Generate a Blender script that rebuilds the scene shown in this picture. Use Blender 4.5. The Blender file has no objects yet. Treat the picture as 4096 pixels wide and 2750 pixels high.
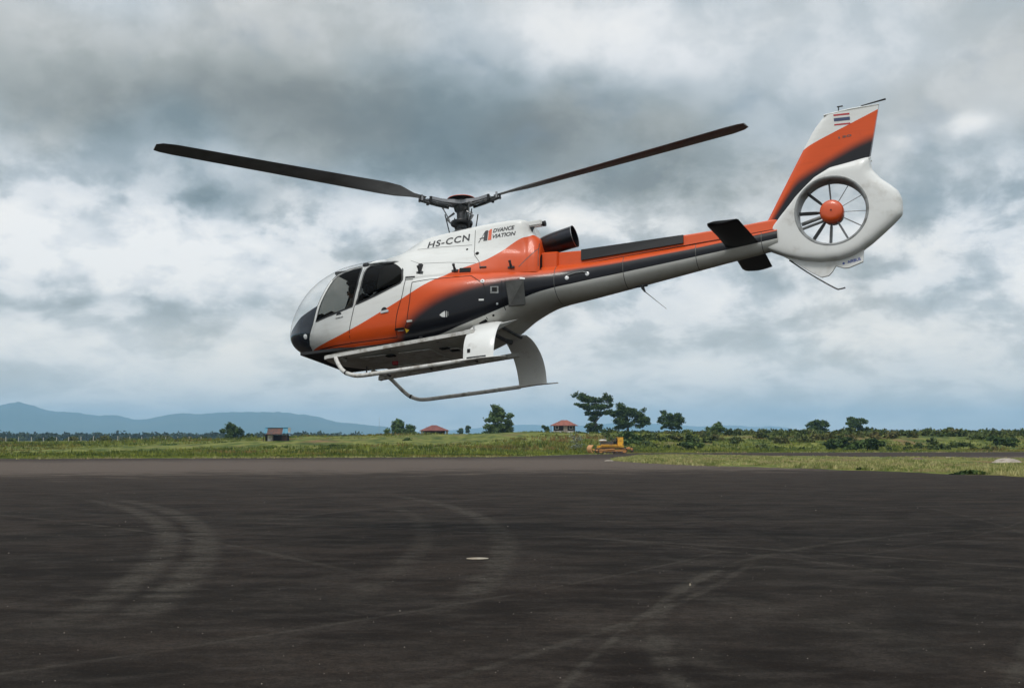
import bpy, bmesh, math, random
import numpy as np
from mathutils import Vector, Matrix, Euler
from mathutils.bvhtree import BVHTree

rng = np.random.default_rng(7)
random.seed(7)
PI = math.pi
scene = bpy.context.scene
col = scene.collection

# ------------------------------------------------------------------ camera
F = 4926.0 / 4096.0            # focal length in picture widths
CAMZ = 1.65
PITCH = math.atan((1755 - 1375) / 4926.0)
cd = bpy.data.cameras.new('camera')
cd.sensor_width = 36.0
cd.lens = 36.0 * F
cd.clip_start = 0.1
cd.clip_end = 60000
cam = bpy.data.objects.new('camera', cd)
cam.location = (0, 0, CAMZ)
cam.rotation_euler = (PI / 2 + PITCH, 0, 0)
col.objects.link(cam)
scene.camera = cam

scene.view_settings.view_transform = 'Standard'
scene.view_settings.look = 'None'
scene.view_settings.exposure = 0.0
scene.view_settings.gamma = 1.0
scene.view_settings.use_curve_mapping = False
scene.cycles.max_bounces = 8
scene.cycles.transparent_max_bounces = 16
scene.cycles.volume_bounces = 1
scene.cycles.use_denoising = True

# ------------------------------------------------------------------ node helpers
class NT:
    def __init__(s, tree):
        s.t = tree
        s.n = tree.nodes
        s.l = tree.links
    def new(s, typ, **kw):
        n = s.n.new(typ)
        for k, v in kw.items():
            setattr(n, k, v)
        return n
    def put(s, sock, v):
        if v is None:
            return
        if isinstance(v, bpy.types.NodeSocket):
            s.l.new(v, sock)
        else:
            sock.default_value = v
    def m(s, op, a, b=None, c=None, clamp=False):
        n = s.new('ShaderNodeMath', operation=op, use_clamp=clamp)
        s.put(n.inputs[0], a); s.put(n.inputs[1], b); s.put(n.inputs[2], c)
        return n.outputs[0]
    def v(s, op, a, b=None):
        n = s.new('ShaderNodeVectorMath', operation=op)
        s.put(n.inputs[0], a)
        if b is not None:
            s.put(n.inputs[1], b)
        return n
    def mix(s, f, a, b, blend='MIX'):
        n = s.new('ShaderNodeMix', data_type='RGBA', blend_type=blend)
        s.put(n.inputs[0], f); s.put(n.inputs[6], c4(a)); s.put(n.inputs[7], c4(b))
        return n.outputs[2]
    def noise(s, vec, scale, detail=4, rough=0.5, dist=0.0, lac=2.0):
        n = s.new('ShaderNodeTexNoise')
        s.put(n.inputs['Vector'], vec)
        n.inputs['Scale'].default_value = scale
        n.inputs['Detail'].default_value = detail
        n.inputs['Roughness'].default_value = rough
        n.inputs['Distortion'].default_value = dist
        n.inputs['Lacunarity'].default_value = lac
        return n
    def ss(s, x, a, b, lo=0.0, hi=1.0):
        n = s.new('ShaderNodeMapRange', interpolation_type='SMOOTHSTEP')
        s.put(n.inputs[0], x); n.inputs[1].default_value = a; n.inputs[2].default_value = b
        n.inputs[3].default_value = lo; n.inputs[4].default_value = hi
        return n.outputs[0]
    def lin(s, x, a, b, lo=0.0, hi=1.0):
        n = s.new('ShaderNodeMapRange')
        s.put(n.inputs[0], x); n.inputs[1].default_value = a; n.inputs[2].default_value = b
        n.inputs[3].default_value = lo; n.inputs[4].default_value = hi
        return n.outputs[0]
    def ramp(s, x, stops):
        n = s.new('ShaderNodeValToRGB')
        s.put(n.inputs[0], x)
        e = n.color_ramp.elements
        while len(e) < len(stops):
            e.new(0.5)
        for k, (p, c) in enumerate(stops):
            e[k].position = p
            e[k].color = c4(c)
        return n.outputs[0]
    def comb(s, x, y, z):
        n = s.new('ShaderNodeCombineXYZ')
        s.put(n.inputs[0], x); s.put(n.inputs[1], y); s.put(n.inputs[2], z)
        return n.outputs[0]
    def sep(s, v):
        n = s.new('ShaderNodeSeparateXYZ')
        s.put(n.inputs[0], v)
        return n.outputs

def c4(c):
    if isinstance(c, (tuple, list)) and len(c) == 3:
        return (c[0], c[1], c[2], 1.0)
    return c

# ------------------------------------------------------------------ world: overcast daylight sky
SUN_EL, SUN_AZ = math.radians(62), math.radians(205)      # azimuth from +Y towards +X
world = bpy.data.worlds.new('World')
scene.world = world
world.use_nodes = True
W = NT(world.node_tree)
W.n.clear()
tc = W.new('ShaderNodeTexCoord')
dx, dy, dz = W.sep(tc.outputs['Generated'])
az = W.m('MULTIPLY', W.m('ARCTAN2', dx, dy), 4.926)
el = W.m('MULTIPLY', W.m('ARCSINE', dz), 4.926)
uv = W.comb(az, el, 0.0)
# clouds lie in a layer, so towards the horizon they flatten
flat = W.m('MULTIPLY', W.m('POWER', W.m('MAXIMUM', el, 0.0), 0.72), 2.1)
cuv = W.comb(az, flat, 0.0)
wn = W.noise(cuv, 1.3, 4, 0.55)
warp = W.v('SCALE', W.v('SUBTRACT', wn.outputs['Color'], (0.5, 0.5, 0.5)).outputs[0])
warp.inputs['Scale'].default_value = 0.42
puv = W.v('ADD', uv, warp.outputs[0]).outputs[0]
# (az, el, half width, half height, weight) of the cloud masses, in units of 11.6 degrees
BLOBS = [
    (-1.55, 1.30, .85, .16, -.20), (-1.05, 1.40, .60, .22, -.12), (-.30, 1.28, .85, .18, -.36), (.15, 1.13, .62, .17, -.26),
    (-.30, 1.52, .7, .12, .05), (.38, 1.52, .40, .26, .22), (.05, 1.80, .6, .12, -.04), (-.95, 1.78, .5, .16, .03),
    (1.25, 1.55, .7, .2, .02), (.80, .97, .45, .13, -.14), (1.90, 1.05, .5, .2, -.06), (.95, 1.2, .5, .2, -.06),
    (-1.80, .78, .38, .16, .28), (-1.35, .80, .30, .12, .16), (-1.15, .93, .24, .09, -.36), (-1.20, .62, .28, .13, .36),
    (-.95, .72, .16, .09, .16), (-.50, .86, .30, .07, .14), (-.10, .96, .18, .05, .1), (.28, .88, .3, .06, .24),
    (-1.35, .49, .50, .05, -.28), (-.95, .44, .30, .035, -.12), (-1.80, .45, .22, .035, -.2), (-1.75, .60, .2, .04, -.06),
    (-1.15, .31, .30, .05, .18), (-1.35, .24, .4, .05, .10), (-1.7, .35, .25, .05, .10), (-1.95, .2, .3, .06, -.08),
    (.55, .52, .30, .11, .03), (.85, .43, .35, .06, -.12), (.45, .40, .25, .05, -.02), (.42, .25, .35, .05, .24), (.85, .24, .25, .04, .14), (1.05, .36, .08, .08, .22),
    (1.30, .43, .35, .05, .16), (1.65, .56, .35, .13, -.02), (2.00, .62, .17, .13, .14), (1.73, 1.17, .1, .05, .24), (1.55, 1.1, .06, .04, .14), (1.9, .95, .3, .08, .06),
    (1.60, .3, .5, .05, .05), (1.1, .58, .2, .05, .10), (1.9, 1.5, .3, .2, .05),
    (-1.2, .15, .6, .04, .10), (.3, .12, .9, .03, -.10), (1.5, .14, .7, .04, -.08),
]
acc = None
for (u0, v0, a, b, w) in BLOBS:
    d = W.v('MULTIPLY', W.v('SUBTRACT', puv, (u0, v0, 0)).outputs[0], (1 / a, 1 / b, 0)).outputs[0]
    q = W.v('DOT_PRODUCT', d, d).outputs['Value']
    g = W.m('MULTIPLY', W.m('POWER', 2.718281828, W.m('MULTIPLY', q, -1.0)), w)
    acc = g if acc is None else W.m('ADD', acc, g)
big = W.noise(cuv, 1.15, 3, 0.5).outputs['Fac']
n1 = W.noise(W.v('ADD', cuv, (3.7, 1.2, 0)).outputs[0], 2.6, 9, 0.55, 0.12).outputs['Fac']
n2 = W.noise(W.v('ADD', cuv, (9.1, 5.2, 0)).outputs[0], 9.0, 7, 0.62, 0.2).outputs['Fac']
# the low clouds are crisper cumulus, the high one a smooth sheet
low = W.ss(el, 0.75, 1.25, 1.0, 0.25)
# heaped edges: noise sharpened into billows where the low cumulus stands
bil = W.noise(W.v('ADD', cuv, (5.3, 2.9, 0)).outputs[0], 3.4, 10, 0.58, 0.2).outputs['Fac']
bil = W.ss(bil, 0.38, 0.60)
val = W.m('ADD', W.ss(el, 0.3, 1.35, 0.72, 0.635), acc)
val = W.m('ADD', val, W.m('MULTIPLY', W.m('SUBTRACT', big, 0.5), 0.34))
val = W.m('ADD', val, W.m('MULTIPLY', W.m('MULTIPLY', W.m('SUBTRACT', n1, 0.5), 0.75), low))
val = W.m('ADD', val, W.m('MULTIPLY', W.m('MULTIPLY', W.m('SUBTRACT', bil, 0.5), 0.27), low))
val = W.m('ADD', val, W.m('MULTIPLY', W.m('MULTIPLY', W.m('SUBTRACT', n2, 0.5), 0.22), low))
warmth = W.noise(W.v('ADD', cuv, (1.1, 7.7, 0)).outputs[0], 0.9, 2, 0.5).outputs['Fac']
cool = W.ramp(val, [(0.0, (.12, .155, .17)), (0.3, (.215, .265, .285)), (0.5, (.36, .42, .455)), (0.66, (.56, .61, .645)), (0.80, (.81, .83, .85)), (1.0, (1.0, .99, .97))])
warm = W.ramp(val, [(0.0, (.14, .155, .15)), (0.3, (.25, .27, .265)), (0.5, (.41, .435, .425)), (0.66, (.60, .615, .61)), (0.80, (.84, .84, .82)), (1.0, (1.04, 1.0, .94))])
cloud = W.mix(W.ss(warmth, 0.42, 0.62), cool, warm)
# the lowest clouds stand beyond many kilometres of air and show brighter and warmer
haz = W.ss(el, 0.0, 0.80, 0.50, 0.0)
cloud = W.mix(haz, cloud, (1.25, 1.08, .84))
sky = W.new('ShaderNodeTexSky', sky_type='NISHITA')
sky.sun_disc = False
sky.sun_elevation = SUN_EL
sky.sun_rotation = SUN_AZ
sky.air_density = 1.0
sky.dust_density = 1.5
STR = 0.1
cover = W.ss(n1, 0.30, 0.46, 0.86, 1.0)
# below the horizon the world is only the dull ground's echo
below = W.ss(dz, -0.02, 0.0)
# a solid overcast is brighter overhead than towards the horizon
zen = W.ss(el, 1.85, 6.0, 1.0, 2.6)
cl10 = W.v('SCALE', cloud); W.put(cl10.inputs['Scale'], W.m('MULTIPLY', zen, 1.0 / STR))
fin = W.mix(cover, sky.outputs[0], cl10.outputs[0])
fin = W.mix(below, (.8, .8, .7), fin)
bg = W.new('ShaderNodeBackground')
W.put(bg.inputs['Color'], fin)
bg.inputs['Strength'].default_value = STR
wo = W.new('ShaderNodeOutputWorld')
W.l.new(bg.outputs[0], wo.inputs['Surface'])

sd = bpy.data.lights.new('sun', 'SUN')
sd.energy = 1.5
sd.angle = math.radians(14)
sd.color = (1.0, 0.96, 0.90)
sun = bpy.data.objects.new('sun', sd)
sdir = Vector((math.sin(SUN_AZ) * math.cos(SUN_EL), math.cos(SUN_AZ) * math.cos(SUN_EL), math.sin(SUN_EL)))
sun.rotation_euler = sdir.to_track_quat('Z', 'Y').to_euler()
sun.location = sdir * 50
col.objects.link(sun)

# ------------------------------------------------------------------ mesh helpers
def link(name, me, mat, parent=None, smooth=False):
    o = bpy.data.objects.new(name, me)
    col.objects.link(o)
    if mat is not None:
        me.materials.clear()
        for mm in (mat if isinstance(mat, (list, tuple)) else [mat]):
            me.materials.append(mm)
    if parent is not None:
        o.parent = parent
    if smooth:
        me.shade_smooth()
    return o

def mesh(name, V, Fc, mat, parent=None, smooth=False):
    me = bpy.data.meshes.new(name)
    V = np.asarray(V, dtype=np.float32)
    if isinstance(Fc, np.ndarray):
        k = Fc.shape[1]
        me.vertices.add(len(V)); me.vertices.foreach_set('co', V.ravel())
        me.loops.add(Fc.size); me.loops.foreach_set('vertex_index', Fc.astype(np.int32).ravel())
        me.polygons.add(len(Fc))
        me.polygons.foreach_set('loop_start', np.arange(0, Fc.size, k, dtype=np.int32))
        me.update(calc_edges=True)
    else:
        me.from_pydata([tuple(map(float, v)) for v in V], [], [tuple(int(i) for i in f) for f in Fc])
    me.validate()
    me.update()
    return link(name, me, mat, parent, smooth)

def tag(o, label=None, cat=None, group=None, kind=None):
    if label: o['label'] = label
    if cat: o['category'] = cat
    if group: o['group'] = group
    if kind: o['kind'] = kind
    return o

def empty(name, loc=(0, 0, 0), rot=None):
    o = bpy.data.objects.new(name, None)
    o.empty_display_size = 0.3
    o.location = loc
    if rot is not None:
        o.rotation_euler = rot
    col.objects.link(o)
    return o

class MB:
    """collects primitive shapes into one mesh"""
    def __init__(s):
        s.V = []; s.F = []
    def add(s, V, Fc):
        b = len(s.V)
        s.V += [tuple(v) for v in V]
        s.F += [tuple(i + b for i in f) for f in Fc]
        return s
    def box(s, c, d, rot=None, bev=0.0):
        x, y, z = d[0] / 2, d[1] / 2, d[2] / 2
        if bev <= 0:
            P = [(-x, -y, -z), (x, -y, -z), (x, y, -z), (-x, y, -z), (-x, -y, z), (x, -y, z), (x, y, z), (-x, y, z)]
            Fc = [(0, 3, 2, 1), (4, 5, 6, 7), (0, 1, 5, 4), (1, 2, 6, 5), (2, 3, 7, 6), (3, 0, 4, 7)]
        else:
            bm = bmesh.new()
            bmesh.ops.create_cube(bm, size=1)
            bmesh.ops.scale(bm, vec=d, verts=bm.verts)
            bmesh.ops.bevel(bm, geom=bm.edges[:], offset=bev, segments=2, affect='EDGES')
            bm.verts.ensure_lookup_table()
            P = [v.co[:] for v in bm.verts]; Fc = [[v.index for v in f.verts] for f in bm.faces]
            bm.free()
        M = Matrix.Identity(3) if rot is None else Euler(rot).to_matrix()
        s.add([(M @ Vector(p)) + Vector(c) for p in P], Fc)
        return s
    def tube(s, pts, r, n=10, caps=True, flat=None):
        pts = [Vector(p) for p in pts]
        rs = r if isinstance(r, (list, tuple)) else [r] * len(pts)
        t0 = (pts[1] - pts[0]).normalized()
        up = Vector((0, 0, 1)) if abs(t0.z) < 0.9 else Vector((1, 0, 0))
        a = t0.cross(up).normalized()
        V = []
        for i, p in enumerate(pts):
            if i == 0: t = pts[1] - pts[0]
            elif i == len(pts) - 1: t = pts[-1] - pts[-2]
            else: t = (pts[i + 1] - pts[i]).normalized() + (pts[i] - pts[i - 1]).normalized()
            t.normalize()
            a = (a - t * a.dot(t)).normalized()
            b = t.cross(a)
            fa, fb = (1, 1) if flat is None else flat
            for k in range(n):
                th = 2 * PI * k / n
                V.append(p + a * (math.cos(th) * rs[i] * fa) + b * (math.sin(th) * rs[i] * fb))
        Fc = []
        for i in range(len(pts) - 1):
            for k in range(n):
                k2 = (k + 1) % n
                Fc.append((i * n + k, i * n + k2, (i + 1) * n + k2, (i + 1) * n + k))
        if caps:
            Fc.append(tuple(range(n - 1, -1, -1)))
            Fc.append(tuple((len(pts) - 1) * n + k for k in range(n)))
        s.add(V, Fc)
        return s
    def lathe(s, prof, c, axis='z', n=24):
        """prof: (radius, height) pairs turned round an axis through c"""
        V = []
        for r, h in prof:
            for k in range(n):
                th = 2 * PI * k / n
                p = (r * math.cos(th), r * math.sin(th), h)
                if axis == 'y': p = (p[0], p[2], p[1])
                if axis == 'x': p = (p[2], p[0], p[1])
                V.append((p[0] + c[0], p[1] + c[1], p[2] + c[2]))
        Fc = []
        for i in range(len(prof) - 1):
            for k in range(n):
                k2 = (k + 1) % n
                Fc.append((i * n + k, i * n + k2, (i + 1) * n + k2, (i + 1) * n + k))
        Fc.append(tuple(range(n))[::-1]); Fc.append(tuple((len(prof) - 1) * n + k for k in range(n)))
        s.add(V, Fc)
        return s
    def build(s, name, mat, parent=None, smooth=False):
        o = mesh(name, s.V, s.F, mat, parent, False)
        bm = bmesh.new(); bm.from_mesh(o.data)
        bmesh.ops.recalc_face_normals(bm, faces=bm.faces)
        bm.to_mesh(o.data); bm.free()
        if smooth:
            try:
                o.data.shade_smooth(); o.data.set_sharp_from_angle(angle=math.radians(40))
            except Exception:
                pass
        return o

def pchip(X, Y, x):
    X = np.asarray(X, float); Y = np.asarray(Y, float); x = np.clip(np.asarray(x, float), X[0], X[-1])
    h = np.diff(X); d = np.diff(Y) / h; m = np.zeros_like(X)
    m[0] = d[0]; m[-1] = d[-1]
    for i in range(1, len(X) - 1):
        if d[i - 1] * d[i] > 0:
            w1 = 2 * h[i] + h[i - 1]; w2 = h[i] + 2 * h[i - 1]
            m[i] = (w1 + w2) / (w1 / d[i - 1] + w2 / d[i])
    i = np.clip(np.searchsorted(X, x) - 1, 0, len(X) - 2)
    t = (x - X[i]) / h[i]
    return (2 * t**3 - 3 * t**2 + 1) * Y[i] + (t**3 - 2 * t**2 + t) * h[i] * m[i] + (-2 * t**3 + 3 * t**2) * Y[i + 1] + (t**3 - t**2) * h[i] * m[i + 1]

def spline(pts, n=8):
    """Catmull-Rom through points"""
    P = [np.array(p, float) for p in pts]
    P = [2 * P[0] - P[1]] + P + [2 * P[-1] - P[-2]]
    out = []
    for i in range(1, len(P) - 2):
        for k in range(n):
            t = k / n
            out.append(0.5 * ((2 * P[i]) + (-P[i - 1] + P[i + 1]) * t + (2 * P[i - 1] - 5 * P[i] + 4 * P[i + 1] - P[i + 2]) * t * t + (-P[i - 1] + 3 * P[i] - 3 * P[i + 1] + P[i + 2]) * t**3))
    out.append(P[-2])
    return out

# ------------------------------------------------------------------ materials
def mat(name, color=(.5, .5, .5), rough=.5, metal=0., spec=.5, coat=0., noise=None, bump=0., bscale=40.):
    m = bpy.data.materials.new(name)
    m.use_nodes = True
    t = NT(m.node_tree)
    b = m.node_tree.nodes['Principled BSDF']
    b.inputs['Base Color'].default_value = c4(color)
    b.inputs['Roughness'].default_value = rough
    b.inputs['Metallic'].default_value = metal
    b.inputs['Specular IOR Level'].default_value = spec
    b.inputs['Coat Weight'].default_value = coat
    b.inputs['Coat Roughness'].default_value = 0.06
    if noise:
        sc, c2, lo, hi = noise
        o = t.new('ShaderNodeTexCoord')
        n = t.noise(o.outputs['Object'], sc, 6, .6)
        t.l.new(t.mix(t.ss(n.outputs['Fac'], lo, hi), color, c2), b.inputs['Base Color'])
    if bump:
        o = t.new('ShaderNodeTexCoord')
        n = t.noise(o.outputs['Object'], bscale, 5, .6)
        bp = t.new('ShaderNodeBump'); bp.inputs['Strength'].default_value = bump; bp.inputs['Distance'].default_value = 0.02
        t.l.new(n.outputs['Fac'], bp.inputs['Height']); t.l.new(bp.outputs[0], b.inputs['Normal'])
    return m

ORANGE = (.66, .082, .011)
BLACK = (.007, .0075, .011)
WHITE = (.72, .72, .70)

def curve_node(t, x, pts, x0, x1, z0, z1):
    n = t.new('ShaderNodeFloatCurve')
    c = n.mapping.curves[0]
    P = [((px - x0) / (x1 - x0), (pz - z0) / (z1 - z0)) for px, pz in pts]
    while len(c.points) < len(P):
        c.points.new(0.5, 0.5)
    for q, (a, b) in zip(c.points, P):
        q.location = (a, b)
        q.handle_type = 'AUTO'
    n.mapping.use_clip = False
    n.mapping.update()
    t.put(n.inputs['Value'], t.lin(x, x0, x1))
    return t.lin(n.outputs[0], 0, 1, z0, z1)

def livery(name, fin=False):
    """white, orange and black paint; the orange melts into black in a sprayed blend"""
    m = bpy.data.materials.new(name)
    m.use_nodes = True
    t = NT(m.node_tree)
    b = m.node_tree.nodes['Principled BSDF']
    o = t.new('ShaderNodeTexCoord')
    X, Y, Z = t.sep(o.outputs['Object'])
    dirt = t.noise(o.outputs['Object'], 3.0, 7, .65)
    fine = t.noise(o.outputs['Object'], 60.0, 3, .6)
    st = t.new('ShaderNodeMapping'); t.l.new(o.outputs['Object'], st.inputs[0]); st.inputs['Scale'].default_value = (1.2, 1.2, 9)
    streak = t.noise(st.outputs[0], 2.2, 6, .6)
    if not fin:
        z1 = curve_node(t, X, [(.0, .55), (.72, .67), (1.18, .735), (1.69, .87), (2.27, 1.10), (2.69, 1.29), (3.07, 1.49), (3.29, 1.60), (3.55, 1.72), (3.85, 1.81), (4.07, 1.88), (4.20, 1.945), (4.33, 2.02), (4.49, 2.14), (4.65, 2.235), (4.78, 2.28), (4.95, 2.45), (11, 2.6)], 0, 11, 0, 4)
        z2 = curve_node(t, X, [(0, .0), (1.6, .3), (2.3, .52), (2.52, .67), (2.82, .95), (3.09, 1.13), (3.40, 1.27), (3.70, 1.36), (3.99, 1.43), (4.27, 1.48), (4.68, 1.52), (5.10, 1.54), (5.41, 1.585), (6.14, 1.605), (6.86, 1.645), (7.56, 1.69), (7.91, 1.72), (8.8, 1.80), (11, 2.0)], 0, 11, 0, 4)
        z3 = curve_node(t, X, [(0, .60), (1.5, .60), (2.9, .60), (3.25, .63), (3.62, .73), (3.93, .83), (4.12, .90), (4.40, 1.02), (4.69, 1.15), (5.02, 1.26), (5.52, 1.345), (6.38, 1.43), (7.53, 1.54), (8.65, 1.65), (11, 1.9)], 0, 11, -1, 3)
        wd = curve_node(t, X, [(0, .34), (2.6, .34), (3.3, .28), (4.3, .18), (5.4, .075), (11, .05)], 0, 11, 0, 1)
        om = t.m('LESS_THAN', Z, z1)
        sp = t.m('MULTIPLY', t.m('SUBTRACT', fine.outputs['Fac'], .5), .05)
        bk = t.m('DIVIDE', t.m('SUBTRACT', z2, Z), wd)
        bk = t.m('ADD', bk, sp)
        bk = t.ss(bk, -.5, .6)
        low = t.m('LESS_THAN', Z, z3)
    else:
        # fin: boundaries measured in the fin's own side view
        # white tip above the line through (9.35,3.14)-(10.54,3.62)
        l1 = t.m('ADD', t.m('MULTIPLY', t.m('SUBTRACT', X, 9.36), .385), 3.125)
        om = t.m('LESS_THAN', Z, l1)
        z2 = curve_node(t, X, [(8.4, 1.60), (8.64, 1.81), (8.89, 2.16), (9.06, 2.39), (9.20, 2.55), (9.36, 2.65), (9.61, 2.77), (9.90, 2.91), (10.22, 3.04), (10.55, 3.13)], 8.4, 10.6, 1, 4)
        bk = t.ss(t.m('DIVIDE', t.m('SUBTRACT', z2, Z), .15), -.9, .45)
        low = 0.0
    c = t.mix(om, WHITE, ORANGE)
    # dusty, slightly brown orange inside the blend
    c = t.mix(t.m('MULTIPLY', bk, om), c, BLACK)
    c = t.mix(low, c, WHITE)
    grime = t.m('MULTIPLY', t.ss(streak.outputs['Fac'], .45, .8), .16)
    c = t.mix(grime, c, (.52, .46, .38), 'MULTIPLY')
    spot = t.m('MULTIPLY', t.ss(dirt.outputs['Fac'], .55, .8), .14)
    c = t.mix(t.m('MULTIPLY', spot, 1.6), c, (.5, .45, .38), 'MULTIPLY')
    # underside shade painted into the colour: belly and boom browned and darkened downwards
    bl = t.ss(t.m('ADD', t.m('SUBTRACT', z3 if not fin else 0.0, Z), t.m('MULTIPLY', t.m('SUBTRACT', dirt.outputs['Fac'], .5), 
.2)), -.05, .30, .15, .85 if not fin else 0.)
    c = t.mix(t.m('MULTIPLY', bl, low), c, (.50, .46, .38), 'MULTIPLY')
    geo = t.new('ShaderNodeNewGeometry')
    c = t.mix(geo.outputs['Backfacing'], c, (.02, .02, .022))
    t.put(b.inputs['Base Color'], c)
    b.inputs['Coat Weight'].default_value = .16
    b.inputs['Specular IOR Level'].default_value = .25
    b.inputs['Coat Roughness'].default_value = .08
    t.put(b.inputs['Roughness'], t.lin(dirt.outputs['Fac'], .3, .7, .28, .46))
    bp = t.new('ShaderNodeBump'); bp.inputs['Strength'].default_value = .12; bp.inputs['Distance'].default_value = .01
    wob = t.noise(o.outputs['Object'], 4.5, 2, .5)
    t.l.new(wob.outputs['Fac'], bp.inputs['Height']); t.l.new(bp.outputs[0], b.inputs['Normal']); t.l.new(bp.outputs[0], b.inputs['Coat Normal'])
    return m

def glass(name, tint, refl=1.0):
    m = bpy.data.materials.new(name)
    m.use_nodes = True
    t = NT(m.node_tree); t.n.clear()
    tr = t.new('ShaderNodeBsdfTransparent'); tr.inputs[0].default_value = c4(tint)
    gl = t.new('ShaderNodeBsdfGlossy'); gl.inputs['Roughness'].default_value = .02; gl.inputs['Color'].default_value = (refl, refl, refl, 1)
    fr = t.new('ShaderNodeFresnel'); fr.inputs[0].default_value = 1.45
    geo = t.new('ShaderNodeNewGeometry')
    ms = t.new('ShaderNodeMixShader')
    t.l.new(t.m('MULTIPLY', fr.outputs[0], t.m('SUBTRACT', 1.0, geo.outputs['Backfacing'])), ms.inputs[0])
    t.l.new(tr.outputs[0], ms.inputs[1]); t.l.new(gl.outputs[0], ms.inputs[2])
    out = t.new('ShaderNodeOutputMaterial'); t.l.new(ms.outputs[0], out.inputs[0])
    return m

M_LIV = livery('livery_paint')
M_FINP = livery('fin_paint', True)
M_GLASS = glass('clear_windshield', (.975, .98, .98), .40)
M_TINT = glass('tinted_window', (.27, .265, .24), .14)
M_TINTR = glass('dark_tinted_window', (.10, .10, .095), .20)
M_RUBBER = mat('black_rubber', (.012, .012, .012), .5)
M_BLACK = mat('satin_black', (.010, .010, .011), .38, spec=.35)
M_MATT = mat('matt_black', (.012, .012, .012), .7, spec=.2)
M_NOSE = mat('dark_glazed_nose', (.018, .024, .036), .10, spec=.5, noise=(3., (.030, .036, .046), .4, .7))
M_WHITE = mat('white_enamel', WHITE, .35, coat=.4, noise=(5., (.42, .40, .36), .55, .85))
M_WDIRTY = mat('worn_white_paint', (.60, .59, .56), .5, noise=(7., (.25, .22, .18), .45, .75))
M_GREY = mat('grey_panel', (.085, .085, .08), .55, noise=(6., (.05, .05, .045), .4, .7))
M_STEEL = mat('dull_steel', (.30, .30, .31), .42, .7)
M_DSTEEL = mat('dark_gearbox_metal', (.06, .062, .066), .45, .5, noise=(20., (.16, .16, .16), .5, .7))
M_SILVER = mat('silver_fitting', (.62, .62, .62), .35, .5)
M_EXH = mat('heat_stained_exhaust', (.035, .036, .042), .30, .8, noise=(4., (.055, .022, .016), .50, .66))
M_ORNG = mat('orange_cap_paint', ORANGE, .35, coat=.4)
M_BLADE = mat('blade_grey', (.14, .145, .15), .45, noise=(3., (.10, .10, .10), .4, .7))
M_SHROUD = mat('shroud_white', WHITE, .38, coat=.3, noise=(4., (.50, .48, .44), .5, .85))
M_DUCT = mat('duct_grey', (.26, .27, .27), .5, noise=(8., (.14, .14, .13), .45, .7))
M_TRIM = mat('cabin_trim', (.03, .03, .032), .8)
M_SEAT = mat('grey_seat_leather', (.14, .13, .12), .6)
M_RED = mat('flag_red', (.42, .02, .03), .5)
M_BLUE = mat('flag_blue', (.03, .045, .12), .5)
M_AIRB = mat('decal_blue', (.06, .09, .35), .5)
M_YEL = mat('yellow_decal', (.75, .50, .03), .5)
M_LAMP = mat('lamp_lens', (.92, .92, .92), .12, spec=.8)

# ==================================================================
#                       SETTING : ground, fields, hills
# ==================================================================
def gpt(px, D):
    """point at distance D in the compass direction that photograph column px shows"""
    return (px - 2048) / 4926.0 * D

def fbm(x, y, seed=0, oct=5):
    r = np.random.default_rng(seed)
    out = np.zeros_like(x, dtype=float); a = 1.0; f = 1.0
    for k in range(oct):
        for j in range(3):
            th = r.uniform(0, 2 * PI); ph = r.uniform(0, 2 * PI)
            out += a * np.sin((x * np.cos(th) + y * np.sin(th)) * f * r.uniform(.8, 1.25) + ph) / 3
        a *= .55; f *= 2.03
    return out

# --- soil and grass colours shared by ground and field
def turf(name, dry=0.3):
    m = bpy.data.materials.new(name); m.use_nodes = True
    t = NT(m.node_tree); b = m.node_tree.nodes['Principled BSDF']
    o = t.new('ShaderNodeTexCoord')
    mp = t.new('ShaderNodeMapping'); t.l.new(o.outputs['Object'], mp.inputs[0]); mp.inputs['Scale'].default_value = (1, .35, 1)
    a = t.noise(mp.outputs[0], .055, 6, .62)
    d = t.noise(mp.outputs[0], .5, 6, .65)
    g = t.mix(t.ss(d.outputs['Fac'], .35, .65), (.045, .070, .010), (.17, .175, .040))
    d2 = t.noise(mp.outputs[0], .16, 5, .6)
    g = t.mix(t.ss(d2.outputs['Fac'], .54, .64, 0, .7), g, (.14, .115, .045))
    g = t.mix(t.ss(d2.outputs['Fac'], .36, .46, .6, 0), g, (.028, .045, .010))
    soil = t.mix(d.outputs['Fac'], (.13, .06, .03), (.24, .15, .075))
    c = t.mix(t.ss(a.outputs['Fac'], .60 - dry * .1, .68), g, soil)
    t.put(b.inputs['Base Color'], c)
    b.inputs['Roughness'].default_value = .95
    b.inputs['Specular IOR Level'].default_value = .1
    return m
M_TURF = turf('rough_turf')
M_PLAIN = mat('distant_plain', (.05, .07, .02), .95, spec=.1, noise=(.01, (.09, .10, .04), .4, .65))

xs = np.array([-16000, -4000, -600, 0, 600, 4000, 16000.]); ys = np.array([-1500, -300, 0, 300, 2000, 8000, 16000.])
gx, gy = np.meshgrid(xs, ys)
V = np.c_[gx.ravel(), gy.ravel(), np.full(gx.size, -.05)]
nx = len(xs)
Fq = np.array([(j * nx + i, j * nx + i + 1, (j + 1) * nx + i + 1, (j + 1) * nx + i) for j in range(len(ys) - 1) for i in range(nx - 1)])
tag(mesh('ground', V, Fq, M_PLAIN), kind='structure')

# --- asphalt apron
def edge_far(px):
    return np.interp(px, [-2500, 0, 1000, 2000, 2380, 2560, 4096, 7000], [98, 104, 109, 116, 134, 147, 160, 175])

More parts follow.
